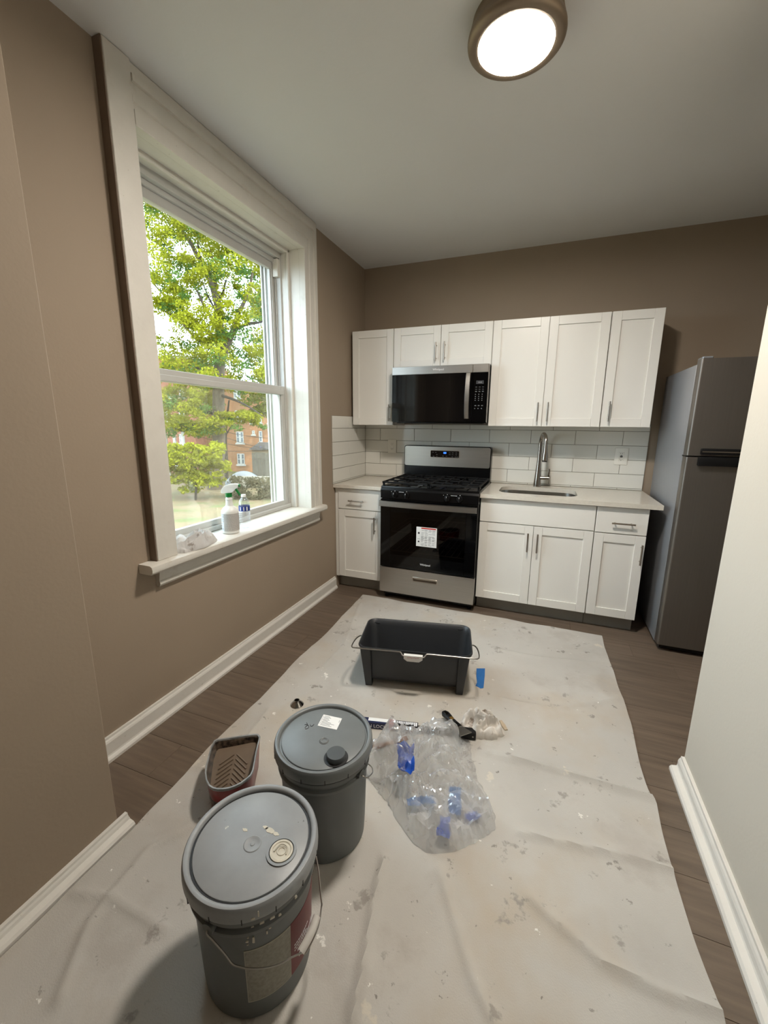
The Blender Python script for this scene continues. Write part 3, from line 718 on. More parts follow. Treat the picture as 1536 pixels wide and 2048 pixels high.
def cloth_z(x, y):
    f = 1.0
    for cx, cy, r in FLAT:
        d = math.hypot(x-cx, y-cy); f = min(f, max(0, min(1, (d-r*.8)/.10)))
    z = .0070*noise.noise((x*3.1, y*2.7, .3))+.0030*noise.noise((x*8, y*7, 5))+.0040*(1-abs(noise.noise((x*2.3+3, y*2.6, 4)))*2.5)**3+.0035*max(0, noise.noise((x*2.0+y*1.1, y*5.5, 9)))
    for (pl, h, wd), bb in zip(CREASES, CRB):
        if bb[0] < x < bb[1] and bb[2] < y < bb[3]:
            d = segdist(x, y, pl); z += h*(1.25*math.exp(-(d/(wd*.55))**2)+.5*math.exp(-(d/(wd*1.6))**2))
    return .0042+max(-.002, z)*f
NX, NY = 170, 330; verts, faces = [], []
YA, YE = -.712, -4.6
for j in range(NY+1):
    y = YA+(YE-YA)*(j/NY)
    for i in range(NX+1):
        s = i/NX; xl, xr = interp(LE, y), interp(RE, y)
        wob = .004*noise.noise((y*6, 0, 2.2)); x = xl+wob+(xr-xl-wob*.3+.004*noise.noise((y*5, 3, 1)))*s
        yy = y+(.006*noise.noise((x*4, 1, 7)) - .012*s if j < 6 else 0)*(1-j/6 if j < 6 else 0)
        verts.append((x, yy, cloth_z(x, yy)))
for j in range(NY):
    for i in range(NX):
        a = j*(NX+1)+i; faces.append((a, a+NX+1, a+NX+2, a+1))
border = [i for i in range(NX+1)]+[j*(NX+1)+NX for j in range(1, NY+1)]+[NY*(NX+1)+i for i in range(NX-1, -1, -1)]+[j*(NX+1) for j in range(NY-1, 0, -1)]
n0 = len(verts)
for k in border: v = verts[k]; verts.append((v[0], v[1], .0008))
for k in range(len(border)):
    k2 = (k+1) % len(border); faces.append((border[k], border[k2], n0+k2, n0+k))
me = bpy.data.meshes.new('drop_cloth'); me.from_pydata(verts, [], faces); finish(me, 'cloth', 50)
dc = bpy.data.objects.new('drop_cloth', me); C.objects.link(dc); tag(dc, 'paint-stained beige canvas drop cloth spread over the floor', 'drop cloth')
ZC = .0048                                     # things stand on the cloth at this height

# ------------------------------------------------------------------ black tub with wire bail
tb = thing('roller_tub', 'empty rectangular dark grey plastic paint tub with wire handle', 'tub', (1.035, -1.635, ZC), radians(12.2))
def ring2(L, W, r, z, n=8): return [(x, y, z) for x, y in rrect(-L/2, L/2, -W/2, W/2, r, n)]
b = B(); h = .241
loft(b, [ring2(.530, .252, .05, .030), ring2(.552, .274, .05, .055), ring2(.580, .300, .05, h-.030), ring2(.592, .330, .05, h-.018), ring2(.604, .346, .055, h-.014), ring2(.608, .350, .056, h-.006), ring2(.604, .346, .055, h), ring2(.594, .336, .05, h),
         ring2(.586, .324, .048, h-.006), ring2(.574, .294, .046, h-.03), ring2(.546, .268, .046, .06), ring2(.52, .242, .04, .038)], True, True)
obj('shell', b, 'tub_grey', tb, world=False)
for sx in (-1, 1):
    for sy in (-1, 1):
        b = B(); lo = []
        for z in (0, .028, .0285, .10, h-.017):
            k = z/.22; yi = .100 if z < .0284 else .132+.017*k
            xs = sorted((sx*(.225+.006*k), sx*(.262+.024*k))); ys = sorted((sy*yi, sy*(.146+.022*k)))
            lo.append([(x, y, z) for x, y in rrect(xs[0], xs[1], ys[0], ys[1], .005, 3)])
        loft(b, lo, True, True); obj('foot', b, 'tub_grey', tb, world=False)
q = [(-.300, -.020, .222), (-.318, -.022, .222), (-.332, -.060, .224), (-.336, -.130, .230), (-.328, -.172, .236), (-.300, -.184, .240), (-.18, -.184, .2405), (-.080, -.184, .2405), (-.066, -.187, .238), (-.056, -.196, .229), (-.040, -.198, .227)]
b = B(); pth = smoothpath(q, 5)+[(-p.x, p.y, p.z) for p in reversed(smoothpath(q, 5))]
tube(b, pth, .0036, 8); wh = obj('wire_handle', b, 'wire', tb, world=False)
b = B(); lp = [[(-.045, -.204, .222), (-.045, -.186, .222), (-.052, -.184, .2325), (-.052, -.206, .2325)]]
loft(b, [[(x, -.211, z) for x, z in ((-.030, .206), (.030, .206), (.048, .219), (.048, .238), (-.048, .238), (-.048, .219))], [(x, -.190, z) for x, z in ((-.030, .206), (.030, .206), (.048, .219), (.048, .238), (-.048, .238), (-.048, .219))]], True, True)
gp = obj('handle_grip', b, 'grip_white', wh, world=False, smooth=False)
b = B()
for i in range(9): box(b, -.030+i*.0068, -.0255+i*.0068, -.2116, -.2108, .226+.001*(i % 3), .2285+.001*(i % 3))
obj('print', b, 'band_red', gp, world=False)

# ------------------------------------------------------------------ pails
def pail(label, cx, cy, lidmat):
    t = thing('paint_pail', label, 'pail', (cx, cy, ZC))
    c = (cx, cy, ZC)
    b = B(); lathe(b, [(.120, .004), (.131, 0), (.135, .003), (.1375, .05), (.1445, .27), (.1450, .279), (.1525, .282), (.1535, .287), (.1535, .292), (.1460, .297), (.1465, .310), (.1545, .313), (.1555, .318), (.1555, .324), (.150, .327), (.150, .345)], c, 72); obj('bucket', b, 'pail_grey', t)
    b = B(); lathe(b, [(.1565, .334), (.1615, .333), (.1635, .338), (.1640, .346), (.1635, .360), (.1620, .367), (.1590, .3715), (.1540, .3725), (.1490, .371), (.1465, .368), (.1455, .361), (.1400, .361), (.1390, .3645), (.1370, .3655), (.06, .3660), (.01, .3660)], c, 84, False, True); ld = obj('lid', b, lidmat, t)
    for k in range(14):
        a = 2*pi*k/14+.3; M = Matrix.Translation(c) @ Matrix.Rotation(a, 4, 'Z'); obj('lid_slit', bx(.160, .1646, -.0011, .0011, .332, .3475, M=M), 'gasket', ld)
    return t, ld
def disc(x, y, r, z0, z1, n=32, r2=None):
    return lathe(B(), [(r, z0), (r, z1-.001), ((r2 or r)-.001, z1)], (x, y, 0), n)
def ringm(x, y, r0, r1, z0, z1, n=40):
    return lathe(B(), [(r0, z0), (r0, z1), (r1, z1), (r1, z0)], (x, y, 0), n, False, False)
ZL = ZC+.366
# rear pail
pr, lr = pail('grey paint pail with raised dark cap and white paper sticker on its lid', 1.008, -2.630, 'lid_grey')
p = un(672, 1511, 'z', ZL+.008)
obj('cap_well', ringm(p.x, p.y, .0305, .0385, ZL-.002, ZL+.0012), 'gasket', lr)
b = lathe(B(), [(.030, 0), (.030, .018), (.0285, .0202), (.005, .0205)], (p.x, p.y, ZL-.002), 40); tag(obj('spout_cap', b, 'cap_dark', pr), 'dark round spout cap')
p = un(648, 1482, 'z', ZL); b = lathe(B(), [(.0165, 0), (.0135, .0035), (.0115, .0042), (.0095, .0035), (.007, .001), (.001, .0006)], (p.x, p.y, ZL-.0003), 28); obj('centre_boss', b, lr.data.materials[0], lr)
cq = [un(540+x/6.98, 1400+y/6.98, 'z', ZL+.0006) for x, y in ((748, 202), (1005, 258), (930, 416), (664, 357))]
b = loft(B(), [[(q_.x, q_.y, ZL+z) for q_ in cq] for z in (.0001, .0008)], True, True); sl = obj('sticker', b, 'paper', lr, smooth=False)
b = B(); ex = (cq[1]-cq[0]); ey = (cq[3]-cq[0])
def quad_on(b, s0, s1, t0, t1, z, o=cq[0], ex=ex, ey=ey):
    P = [o+ex*s+ey*t_ for s, t_ in ((s0, t0), (s1, t0), (s1, t1), (s0, t1))]
    loft(b, [[(q_.x, q_.y, z) for q_ in P], [(q_.x, q_.y, z+.0003) for q_ in P]], True, True)
r3 = random.Random(8)
for k in range(9):
    quad_on(b, .10, .12+r3.uniform(.25, .36) if k < 5 else .12+r3.uniform(.4, .65), .10+k*.095, .125+k*.095, ZL+.0009)
quad_on(b, .045, .058, .12, .88, ZL+.0009); quad_on(b, .93, .95, .2, .4, ZL+.0009)
obj('sticker_print', b, 'ink_grey', lr)
b = B()
for st_ in ([(483, 345), (520, 344), (541, 372), (520, 399), (490, 402)], [(512, 316), (523, 344), (500, 372), (487, 388)], [(563, 340), (568, 362), (590, 362), (612, 340)]):
    pts = smoothpath([un(540+x/6.98, 1400+y/6.98, 'z', ZL+.0006) for x, y in st_], 5); tube(b, pts, .0009, 5)
obj('marker_scribble', b, 'ink', lr)
def bail(parent, c, pts, r=.0022):
    P = [(c[0]+rr_*cos(radians(a)), c[1]+rr_*sin(radians(a)), z) for a, z, rr_ in pts]
    return obj('wire_handle', tube(B(), smoothpath(P, 6), r, 7), 'wire', parent), P
bail(pr, (1.008, -2.63), [(-12, .300, .150), (-12, .300, .166), (-6, .285, .170), (15, .25, .166), (45, .20, .162), (85, .17, .162), (125, .20, .162), (155, .25, .166), (168, .285, .168), (170, .300, .150)])
for a in (-12, 170):
    b = tube(B(), [(1.008+r_*cos(radians(a)), -2.63+r_*sin(radians(a)), .305) for r_ in (.146, .158)], .014, 14); obj('handle_ear', b, 'pail_grey', pr)
# front pail
pf, lf = pail('grey paint pail with scuffed lid, cream spout and red and tan labels', 1.016, -3.010, 'lid_grey_worn')
obj('gasket', ringm(1.016, -3.010, .1405, .1450, ZC+.3606, ZC+.3622, 72), 'gasket', lf)
p = un(563, 1703, 'z', ZL)
obj('spout_rim', ringm(p.x, p.y, .0305, .0365, ZL-.001, ZL+.003), lf.data.materials[0], lf)
obj('spout_groove', ringm(p.x, p.y, .0282, .0306, ZL-.001, ZL+.0006), 'gasket', lf)
b = lathe(B(), [(.0282, 0), (.0280, .0038), (.0235, .0042), (.0215, .0022), (.012, .0018), (.011, .0034), (.008, .0034), (.007, .0016), (.001, .0014)], (p.x, p.y, ZL-.0005), 40); so = obj('spout', b, 'cap_cream', lf)
b = tube(B(), smoothpath([(p.x-.016, p.y-.008, ZL+.003), (p.x-.010, p.y+.010, ZL+.006), (p.x+.008, p.y+.012, ZL+.006), (p.x+.016, p.y-.004, ZL+.003)], 5), .0018, 6); obj('pull_ring', b, 'cap_cream', so)
p = un(505, 1688, 'z', ZL); b = lathe(B(), [(.0225, 0), (.0205, .0018), (.0185, .0018), (.0150, .0004), (.0060, .0003), (.0045, .0016), (.0005, .0018)], (p.x, p.y, ZL-.0003), 32); obj('centre_boss', b, lf.data.materials[0], lf)
b = B()
for (u, v, a) in ((540, 1661, .014), (552, 1668, .009), (490, 1660, .008), (531, 1655, .008)):
    p = un(u, v, 'z', ZL)
    lp = [(p.x+a*(1+.5*noise.noise((k*1.7, u, 0)))*cos(k*pi/7), p.y+a*.5*(1+.6*noise.noise((k*1.3, v, 2)))*sin(k*pi/7)) for k in range(14)]
    obj('dried_paint', prism(B(), lp, ZL-.0002, ZL+.0008), 'cap_cream', lf)
def wrap(a0, a1, z0, z1, c, rf, n=20, th=.0008):
    lo = []
    for i in range(n+1):
        a = radians(a0+(a1-a0)*i/n); d = (cos(a), sin(a))
        lo.append([(c[0]+(rf(z)+o)*d[0], c[1]+(rf(z)+o)*d[1], z) for z, o in ((z0, .0001), (z0, th), (z1, th), (z1, .0001))])
    return loft(B(), lo, True, True)
rf = lambda z: .1375+(.1445-.1375)*((z-ZC)-.05)/.22
cf = (1.016, -3.010)
tg = obj('label', wrap(-62, -18.6, .066, .232, cf, rf), 'label_faded', pf); tag(tg, 'faded tan instruction label')
b = B()
for z in (.0665, .2305): 
    bb = wrap(-62, -18.6, z-.001, z+.001, cf, rf, 20, .0012); me_ = bpy.data.meshes.new('tmp'); bb.to_mesh(me_); bb.free(); b.from_mesh(me_); bpy.data.meshes.remove(me_)
for a in (-62, -18.9):
    bb = wrap(a-.25, a+.25, .066, .232, cf, rf, 2, .0012); me_ = bpy.data.meshes.new('tmp'); bb.to_mesh(me_); bb.free(); b.from_mesh(me_); bpy.data.meshes.remove(me_)
obj('label_border', b, 'label_cream', pf)
rl = obj('label', wrap(-18.2, 55, .066, .232, cf, rf, 30), 'label_red', pf); tag(rl, 'dark red front label')
b = B(); r4 = random.Random(5)
for k, (zz, hh, a0, a1) in enumerate(((.150, .004, -14, 8), (.141, .004, -14, 4), (.132, .004, -14, 7), (.118, .008, -10, 20), (.095, .013, -8, 26))):
    a = a0
    while a < a1:
        da = r4.uniform(1.0, 2.2)*(1 if hh < .006 else 1.8)
        bb = wrap(a, a+da, zz, zz+hh, cf, rf, 2, .0012); me_ = bpy.data.meshes.new('tmp'); bb.to_mesh(me_); bb.free(); b.from_mesh(me_); bpy.data.meshes.remove(me_)
        a += da+r4.uniform(.5, .9)
obj('label_print', b, 'white_ink', pf)
wf, P = bail(pf, cf, [(-90, .300, .150), (-90, .298, .162), (-85, .284, .161), (-76, .253, .160), (-70, .224, .160), (-64.5, .215, .160), (-57, .204, .160), (-45, .189, .160), (-33, .172, .159), (-22, .160, .159), (-13, .146, .164), (-10, .142, .170), (6, .150, .172), (20, .158, .170), (24, .170, .168), (50, .22, .164), (75, .27, .162), (88, .298, .162), (89, .300, .150)])
g0, g1 = un(601, 1902, 'y', -3.045), None
def on_cyl(u, v, r, c=cf):
    d = ray(u, v); ox, oy = CAM.x-c[0], CAM.y-c[1]; A = d.x*d.x+d.y*d.y; Bq = 2*(ox*d.x+oy*d.y); Cq = ox*ox+oy*oy-r*r
    D = Bq*Bq-4*A*Cq
    t_ = (-Bq-sqrt(max(D, 0)))/(2*A); return CAM+d*t_
ga, gb = on_cyl(602, 1903, .170), on_cyl(634, 1832, .172)
b = tube(B(), smoothpath([ga, (ga+gb)/2+Vector((.004, -.001, .001)), gb], 6), .0095, 14); tag(obj('handle_grip', b, 'grip_white', wf), 'white plastic handle grip')
for a in (-90, 89):
    b = tube(B(), [(cf[0]+r_*cos(radians(a)), cf[1]+r_*sin(radians(a)), .303) for r_ in (.146, .159)], .014, 14); obj('handle_ear', b, 'pail_grey', pf)
for (u, v, wd, hh) in ((507, 1880, 5, 16), (494, 1884, 6, 3), (496, 1876, 4, 2), (495, 1890, 4, 2), (517, 1828, 3, 14), (506, 1838, 8, 4), (524, 1846, 9, 4), (545, 1836, 10, 4), (560, 1830, 6, 4), (592, 1794, 6, 7), (534, 1865, 3, 8), (540, 1856, 5, 3), (505, 1854, 6, 4)):
    rr_ = .1648 if v < 1850 else .1470
    cpt = on_cyl(u, v, rr_); tx = Vector((-(cpt.y-cf[1]), cpt.x-cf[0], 0)).normalized(); k = .0011
    nrm = Vector((cpt.x-cf[0], cpt.y-cf[1], 0)).normalized()
    Q = [cpt+tx*(a_*wd*k*.5)+Vector((0, 0, c_*hh*k*.5)) for a_, c_ in ((-1, -.8), (0, -1), (.9, -1), (1, .2), (.5, 1), (-.7, .9))]
    obj('paint_drip', loft(B(), [[q_-nrm*.002 for q_ in Q], [q_+nrm*.0006 for q_ in Q]], True, True), 'cap_cream', pf)

# ------------------------------------------------------------------ paint tray
HT = .135
rim_px = [(428, 1480), (421, 1493), (417, 1507), (411.5, 1528), (409, 1545), (411, 1560), (417, 1572), (425, 1577), (434, 1579), (446, 1579), (458, 1577), (470, 1573), (482, 1567), (494, 1558), (502, 1551), (507, 1541), (510, 1524), (514, 1502), (518, 1484), (521, 1472), (517, 1467), (507, 1467), (480, 1471), (450, 1475), (434, 1477)]
RP = [un(u, v, 'z', ZC+HT) for u, v in rim_px]
tcx = sum(p.x for p in RP)/len(RP); tcy = sum(p.y for p in RP)/len(RP)
ty = thing('paint_tray', 'red and grey roller tray holding leftover taupe paint beside the pails', 'paint tray', (tcx, tcy, ZC))
def trg(k, z): return [(tcx+(p.x-tcx)*k, tcy+(p.y-tcy)*k, ZC+z) for p in RP]
b = B(); loft(b, [trg(.84, 0), trg(.86, .003), trg(.965, HT-.012)], True, False); obj('outer_shell', b, 'tray_red', ty)
b = B(); loft(b, [trg(.962, HT-.012), trg(.99, HT-.010), trg(1.0, HT-.004), trg(.99, HT), trg(.945, HT), trg(.93, HT-.006)], False, False); obj('rim', b, 'tray_rim', ty)
# ramp floor rises from the rounded front to the straight back edge
bk = ((RP[0]+RP[19])/2); ft_ = RP[8]; axd = Vector((bk.x-ft_.x, bk.y-ft_.y, 0)); axl = axd.length; axd.normalize(); sd_ = Vector((-axd.y, axd.x, 0))
def ramp_z(x, y):
    s = ((x-ft_.x)*axd.x+(y-ft_.y)*axd.y)/axl
    return ZC+.028+max(0, s-.30)*.105
lo = [[(tcx+(p.x-tcx)*.935, tcy+(p.y-tcy)*.935, ZC+HT-.006) for p in RP]]
for k in (.91, .89):
    lo.append([])
    for p in RP:
        x, y = tcx+(p.x-tcx)*k, tcy+(p.y-tcy)*k; lo[-1].append((x, y, ramp_z(x, y)+(.02 if k > .9 else 0)))
b = B(); loft(b, lo, False, False); obj('inner_wall', b, 'tray_black', ty)
b = B(); lo = []
for k in (.892, .75, .6, .45, .3, .15, .03):
    lo.append([(tcx+(p.x-tcx)*k, tcy+(p.y-tcy)*k, ramp_z(tcx+(p.x-tcx)*k, tcy+(p.y-tcy)*k)+.001) for p in RP])
loft(b, lo, False, True); obj('paint', b, 'wet_paint', ty)
b = B()
for k in range(8):
    s = .40+k*.065
    for sg in (-1, 1):
        m0 = Vector((ft_.x, ft_.y, 0))+axd*(s*axl)
        a_ = m0+sd_*(sg*.006); c_ = m0+sd_*(sg*.054)-axd*.034
        pts = [(q_.x, q_.y, ramp_z(q_.x, q_.y)+.002) for q_ in (a_, a_.lerp(c_, .5), c_)]; obj('ramp_rib', tube(B(), pts, .0032, 6), 'wet_paint', ty)

# ------------------------------------------------------------------ floor litter
p = un(594, 1409, 'z', ZC)
b = lathe(B(), [(.0335, 0), (.0335, .0025), (.028, .008), (.021, .016), (.015, .021), (.0135, .026), (.0105, .026), (.0105, .012), (.010, .004)], (p.x, p.y, ZC), 40)
tag(obj('pipe_escutcheon', b, 'chrome', loc=(p.x, p.y, ZC)), 'small bell-shaped chrome pipe escutcheon lying on the drop cloth', 'pipe fitting')
# extension pole in its card sleeve
A = un(716, 1443.5, 'z', .02); Bp = un(938, 1468, 'z', .02); dv = Bp-A; Lp = math.hypot(dv.x, dv.y)
ep = thing('extension_pole', 'black extension pole with navy and red printed card sleeve behind the pail', 'pole', (A.x, A.y, ZC), math.atan2(dv.y, dv.x))
sc = Lp/222
obj('tube', tube(B(), [(0, 0, .0145), (Lp, 0, .0145)], .0135, 18), 'pole_black', ep, world=False)
obj('end_block', bx(Lp-.035, Lp+.030, -.020, .020, .0003, .036, bev=.003), 'black_plastic', ep, world=False)
b = tube(B(), [(Lp+.016, -.0205, .018), (Lp+.016, -.0195, .018)], .004, 10); obj('pin_hole', b, 'wire', ep, world=False)
s0, s1, s2, s3 = 0, 64*sc, 74*sc, 122*sc
sv = obj('sleeve', bx(s0, s1, -.0165, .0165, .0002, .0335, bev=.001), 'navy', ep, world=False); obj('sleeve_band', bx(s1, s2, -.0167, .0167, .0002, .0337, bev=.001), 'band_red', ep, world=False)
sb_ = obj('sleeve_end', bx(s2, s3, -.0165, .0165, .0002, .0335, bev=.001), 'pole_black', ep, world=False)
obj('lettering', text_bm('PIN LOCK', .0235, T((s0+s1)/2+.012, -.0167, .0145) @ FACE_Y, .0004), 'white_ink', sv, world=False, smooth=False)
b = B(); box(b, s0+.05, s1-.005, -.006, .015, .0333, .0340); obj('white_strip', b, 'paper', sv, world=False)
b = B(); r5 = random.Random(3); x = s2+.004
while x < s3-.01:
    wd = r5.uniform(.003, .008); z0 = r5.uniform(.014, .018); box(b, x, x+wd, -.0171, -.0164, z0, z0+r5.uniform(.006, .013)); x += wd+r5.uniform(.0008, .002)
x = s2+.004
while x < s3-.01:
    wd = r5.uniform(.003, .008); box(b, x, x+wd, -.0171, -.0164, .006, .0085); x += wd+r5.uniform(.002, .006)
x = s2+.004
while x < s3-.01:
    wd = r5.uniform(.003, .009); box(b, x, x+wd, -.012+r5.uniform(0, .01), .012, .0333, .0339); x += wd+r5.uniform(.001, .003)
obj('sleeve_print', b, 'white_ink', sb_, world=False)
# scraper lying across the pole
A = un(888, 1421, 'z', .045); Bp = un(926, 1462, 'z', .052); dv = Bp-A; Lp = math.hypot(dv.x, dv.y)
sp_ = thing('paint_scraper', 'black and metal hand scraper leaning on the end of the pole by the rag', 'scraper', (A.x, A.y, ZC), math.atan2(dv.y, dv.x))
zz = lambda x: .030+.016*x/Lp
b = loft(B(), [[(x, w_*a_, zz(x)+c_) for a_, c_ in ((-1, -.006), (-.6, -.010), (.6, -.010), (1, -.006), (1, .006), (.6, .010), (-.6, .010), (-1, .006))] for x, w_ in ((0, .012), (.012, .018), (.03, .017), (Lp*.45, .012), (Lp*.62, .0125))], True, True)
hd = obj('handle', b, 'black_plastic', sp_, world=False)
obj('hang_hole', bx(.009, .040, -.0085, .0085, zz(.02)+.0085, zz(.02)+.0112, bev=.001), 'chrome', hd, world=False)
obj('name_plate', bx(Lp*.36, Lp*.50, -.008, .008, zz(Lp*.43)+.0095, zz(Lp*.43)+.0108), 'brass', hd, world=False)
b = loft(B(), [[(x, w_*a_, zz(x)+c_) for a_, c_ in ((-1, -.005), (1, -.005), (1, .005), (-1, .005))] for x, w_ in ((Lp*.58, .013), (Lp*.80, .016))], True, True); obj('ferrule', b, 'chrome', sp_, world=False)
b = loft(B(), [[(x, w_*a_, zz(x)+c_) for a_, c_ in ((-1, -.002), (1, -.002), (1, .002), (-1, .002))] for x, w_ in ((Lp*.79, .016), (Lp*1.15, .030))], True, True); obj('blade', b, 'wire', sp_, world=False)

def crumple(cx, cy, z0, rx, ry, h, rot, seed, nr=44, na=130, fold=.5, outline=.22, fr_=1.0):
    """crumpled cloth: one closed surface with folds"""
    b = B(); lo = []; off = Vector((seed*7.3, seed*3.1, seed))
    for j in range(nr+1):
        s = 1-j/nr
        row = []
        for i in range(na):
            a = 2*pi*i/na; d = Vector((cos(a), sin(a), 0))
            k = 1+outline*noise.noise(d*1.6+off)+.10*noise.noise(d*5+off)
            x, y = d.x*s*k, d.y*s*k
            wv = Vector((x, y, 0))*1.5*fr_+off
            wv += Vector((noise.noise(wv*1.1), noise.noise(wv*1.1+Vector((9, 0, 0))), 0))*.9
            rid = 1-abs(noise.noise(wv*1.25))*2.8; rid2 = 1-abs(noise.noise(wv*2.7+Vector((4, 4, 4))))*2.4
            prof = (1-s**2.6)**.6
            z = h*prof*(1-fold+fold*(.80*max(rid, -.6)+.20*rid2)); z = max(z, 0)
            jit = Vector((noise.noise(wv*2.3+Vector((1, 8, 3))), noise.noise(wv*2.3+Vector((5, 2, 8))), 0))*.10*(1-s**4)
            X, Y = (x+jit.x)*rx, (y+jit.y)*ry
            row.append((cx+X*cos(rot)-Y*sin(rot), cy+X*sin(rot)+Y*cos(rot), z0+max(z, .0005 if j == 0 else .002)))
        lo.append(row)
    base_ = [(x, y, z0) for x, y, z in lo[0]]
    loft(b, [base_]+lo[:-1], True, True); return b
p = un(962, 1450, 'z', ZC+.01)
b = crumple(p.x+.004, p.y, ZC, .096, .086, .088, .3, 2, fold=.66, fr_=1.0)
tag(obj('rag', b, 'rag', loc=(p.x, p.y, ZC), smooth=True), 'crumpled white rag with brown stains on the drop cloth', 'rag')
p0, p1 = un(1001, 1442, 'z', ZC), un(1012, 1461, 'z', ZC); b = B()
dxy = (p1-p0).normalized(); nn = Vector((-dxy.y, dxy.x, 0))*.0085
loft(b, [[(q_.x, q_.y, ZC+z) for q_ in (p0-nn*.7, p0+nn*.7, p0.lerp(p1, .5)+nn*1.15, p1+nn, p1-nn*.8, p0.lerp(p1, .6)-nn*1.1)] for z in (0, .005)], True, True)
tag(obj('wood_chip', b, 'wood_pale', loc=tuple(p0), smooth=False), 'small pale wood chip beside the white rag', 'wood chip')
p0 = un(742, 1497, 'z', ZC); p1 = p0+Vector((.13, .115, 0)); b = B(); dxy = (p1-p0).normalized(); nn = Vector((-dxy.y, dxy.x, 0))*.011
loft(b, [[(q_.x, q_.y, ZC+z) for q_ in (p0-nn, p0+nn, p1+nn, p1-nn)] for z in (0, .006)], True, True)
tag(obj('stir_stick', b, 'wood_brown', loc=tuple(p0), smooth=False), 'brown wooden stir stick between the capped pail and the plastic bag', 'stir stick')
# loose tape on the cloth
tp = [un(u, v, 'z', ZC) for u, v in ((953, 1338), (970, 1337), (969.5, 1352), (967, 1377), (958, 1378), (950, 1374), (954, 1366), (952.5, 1352))]
b = loft(B(), [[(q_.x, q_.y, ZC+.0004+z+.003*(i % 3 == 0)) for i, q_ in enumerate(tp)] for z in (0, .0008)], True, True)
tag(obj('masking_tape', b, 'tape_blue', loc=tuple(tp[0]), smooth=False), 'torn flat strip of blue masking tape on the cloth beside the tub', 'tape')

# ------------------------------------------------------------------ clear plastic bag with tape scraps in it
LUMPS = [(1.155, -2.300, .130, .185), (1.255, -2.230, .150, .150), (1.340, -2.330, .135, .075), (1.440, -2.400, .160, .050), (1.365, -2.525, .100, .085), (1.230, -2.430, .120, .090), (1.300, -2.100, .075, .120), (1.56, -2.44, .09, .028), (1.50, -2.52, .08, .03)]
def bag_h(x, y):
    best = -1
    q = Vector((x*9, y*9, 1.7)); wx, wy = x+.020*noise.noise(q), y+.020*noise.noise(q+Vector((7, 3, 1)))
    acc = 0
    for cx, cy, r, h in LUMPS:
        d = math.hypot(wx-cx, wy-cy)/r
        if d < 1: acc = max(acc, h*(1-d*d)**.55); best = 1
    return acc if best > 0 else None
OUT = [(1.57, -2.37), (1.50, -2.26), (1.44, -2.14), (1.40, -2.03), (1.30, -1.995), (1.20, -2.05), (1.10, -2.11), (1.035, -2.22), (1.045, -2.36), (1.115, -2.425), (1.185, -2.475), (1.25, -2.53), (1.33, -2.585), (1.42, -2.575), (1.50, -2.51), (1.555, -2.445)]
OC = smoothpath([(x, y, 0) for x, y in OUT]+[(OUT[0][0], OUT[0][1], 0)], 8)[:-1]
bc = Vector((1.27, -2.32, 0)); KN = Vector((1.235, -2.37, 0)); NRB = 36; lo = []
for j in range(NRB):
    s_ = 1-j/NRB; rowb = []
    for i, o_ in enumerate(OC):
        ang = math.atan2(o_.y-bc.y, o_.x-bc.x)
        k = 1+.05*noise.noise((cos(ang)*4, sin(ang)*4, 2))+.03*noise.noise((cos(ang)*14, sin(ang)*14, 5))
        p_ = bc+(o_-bc)*(s_*k); h = bag_h(p_.x, p_.y) or 0
        q = Vector((p_.x*15, p_.y*15, 3.3)); d, _ = noise.voronoi(q*.8); d2, _ = noise.voronoi(q*1.7+Vector((3, 1, 9)))
        kd = (p_-KN); ka = math.atan2(kd.y, kd.x); rad = abs(sin(ka*7+2.2*noise.noise(q*.35)))**.6
        cr = (d[1]-d[0])*.046-.016+(d2[1]-d2[0])*.020+(rad-.55)*.036*min(1, kd.length/.06)
        edge = min(1, (1-s_)*9)
        z = ZC+.0012+max(0, h*(.85+.25*noise.noise(q*.5))+cr*(.35+.65*min(1, h/.05))+.012)*edge*(1.0+.06*min(1, h/.12))
        jx, jy = .014*noise.noise(q*1.3+Vector((11, 0, 0)))*edge, .014*noise.noise(q*1.3+Vector((0, 13, 0)))*edge
        x, y = p_.x+jx, p_.y+jy; dd = math.hypot(x-1.008, y+2.63)
        if dd < .170: x, y = 1.008+(x-1.008)*.170/dd, -2.63+(y+2.63)*.170/dd
        rowb.append((x, y, z))
    lo.append(rowb)
b = B(); loft(b, lo, False, True); bmesh.ops.triangulate(b, faces=b.faces[:])
tag(obj('plastic_bag', b, 'bag_film', loc=(1.28, -2.34, ZC), smooth=False, recalc=False), 'crumpled clear plastic bag on the drop cloth beside the grey pails', 'plastic bag')
def scrap(name, label, c, L, Wd, rot, z, seed, m, h=.012, n=16, group=None, tilt=0):
    b = B(); rows = []
    for i in range(n+1):
        row = []
        for j in range(6):
            x, y = (i/n-.5)*L, (j/5-.5)*Wd
            nz = noise.noise((x*45+seed, y*45, seed))*h + noise.noise((x*100, y*100+seed, 2))*h*.5
            x2 = x+.25*h*noise.noise((x*60, y*60, seed+5)); y2 = y*(1+.35*noise.noise((x*30, seed, 1)))
            row.append(b.verts.new((c[0]+x2*cos(rot)-y2*sin(rot), c[1]+x2*sin(rot)+y2*cos(rot), max(ZC+.002, z+nz+tilt*x))))
        rows.append(row)
    fs = []
    for i in range(n):
        for j in range(5): fs.append(b.faces.new((rows[i][j], rows[i+1][j], rows[i+1][j+1], rows[i][j+1])))
    g = bmesh.ops.extrude_face_region(b, geom=fs); bmesh.ops.translate(b, verts=[v for v in g['geom'] if isinstance(v, bmesh.types.BMVert)], vec=(0, 0, .0008))
    return tag(obj(name, b, m, loc=(c[0], c[1], z), smooth=30), label, 'tape', group)
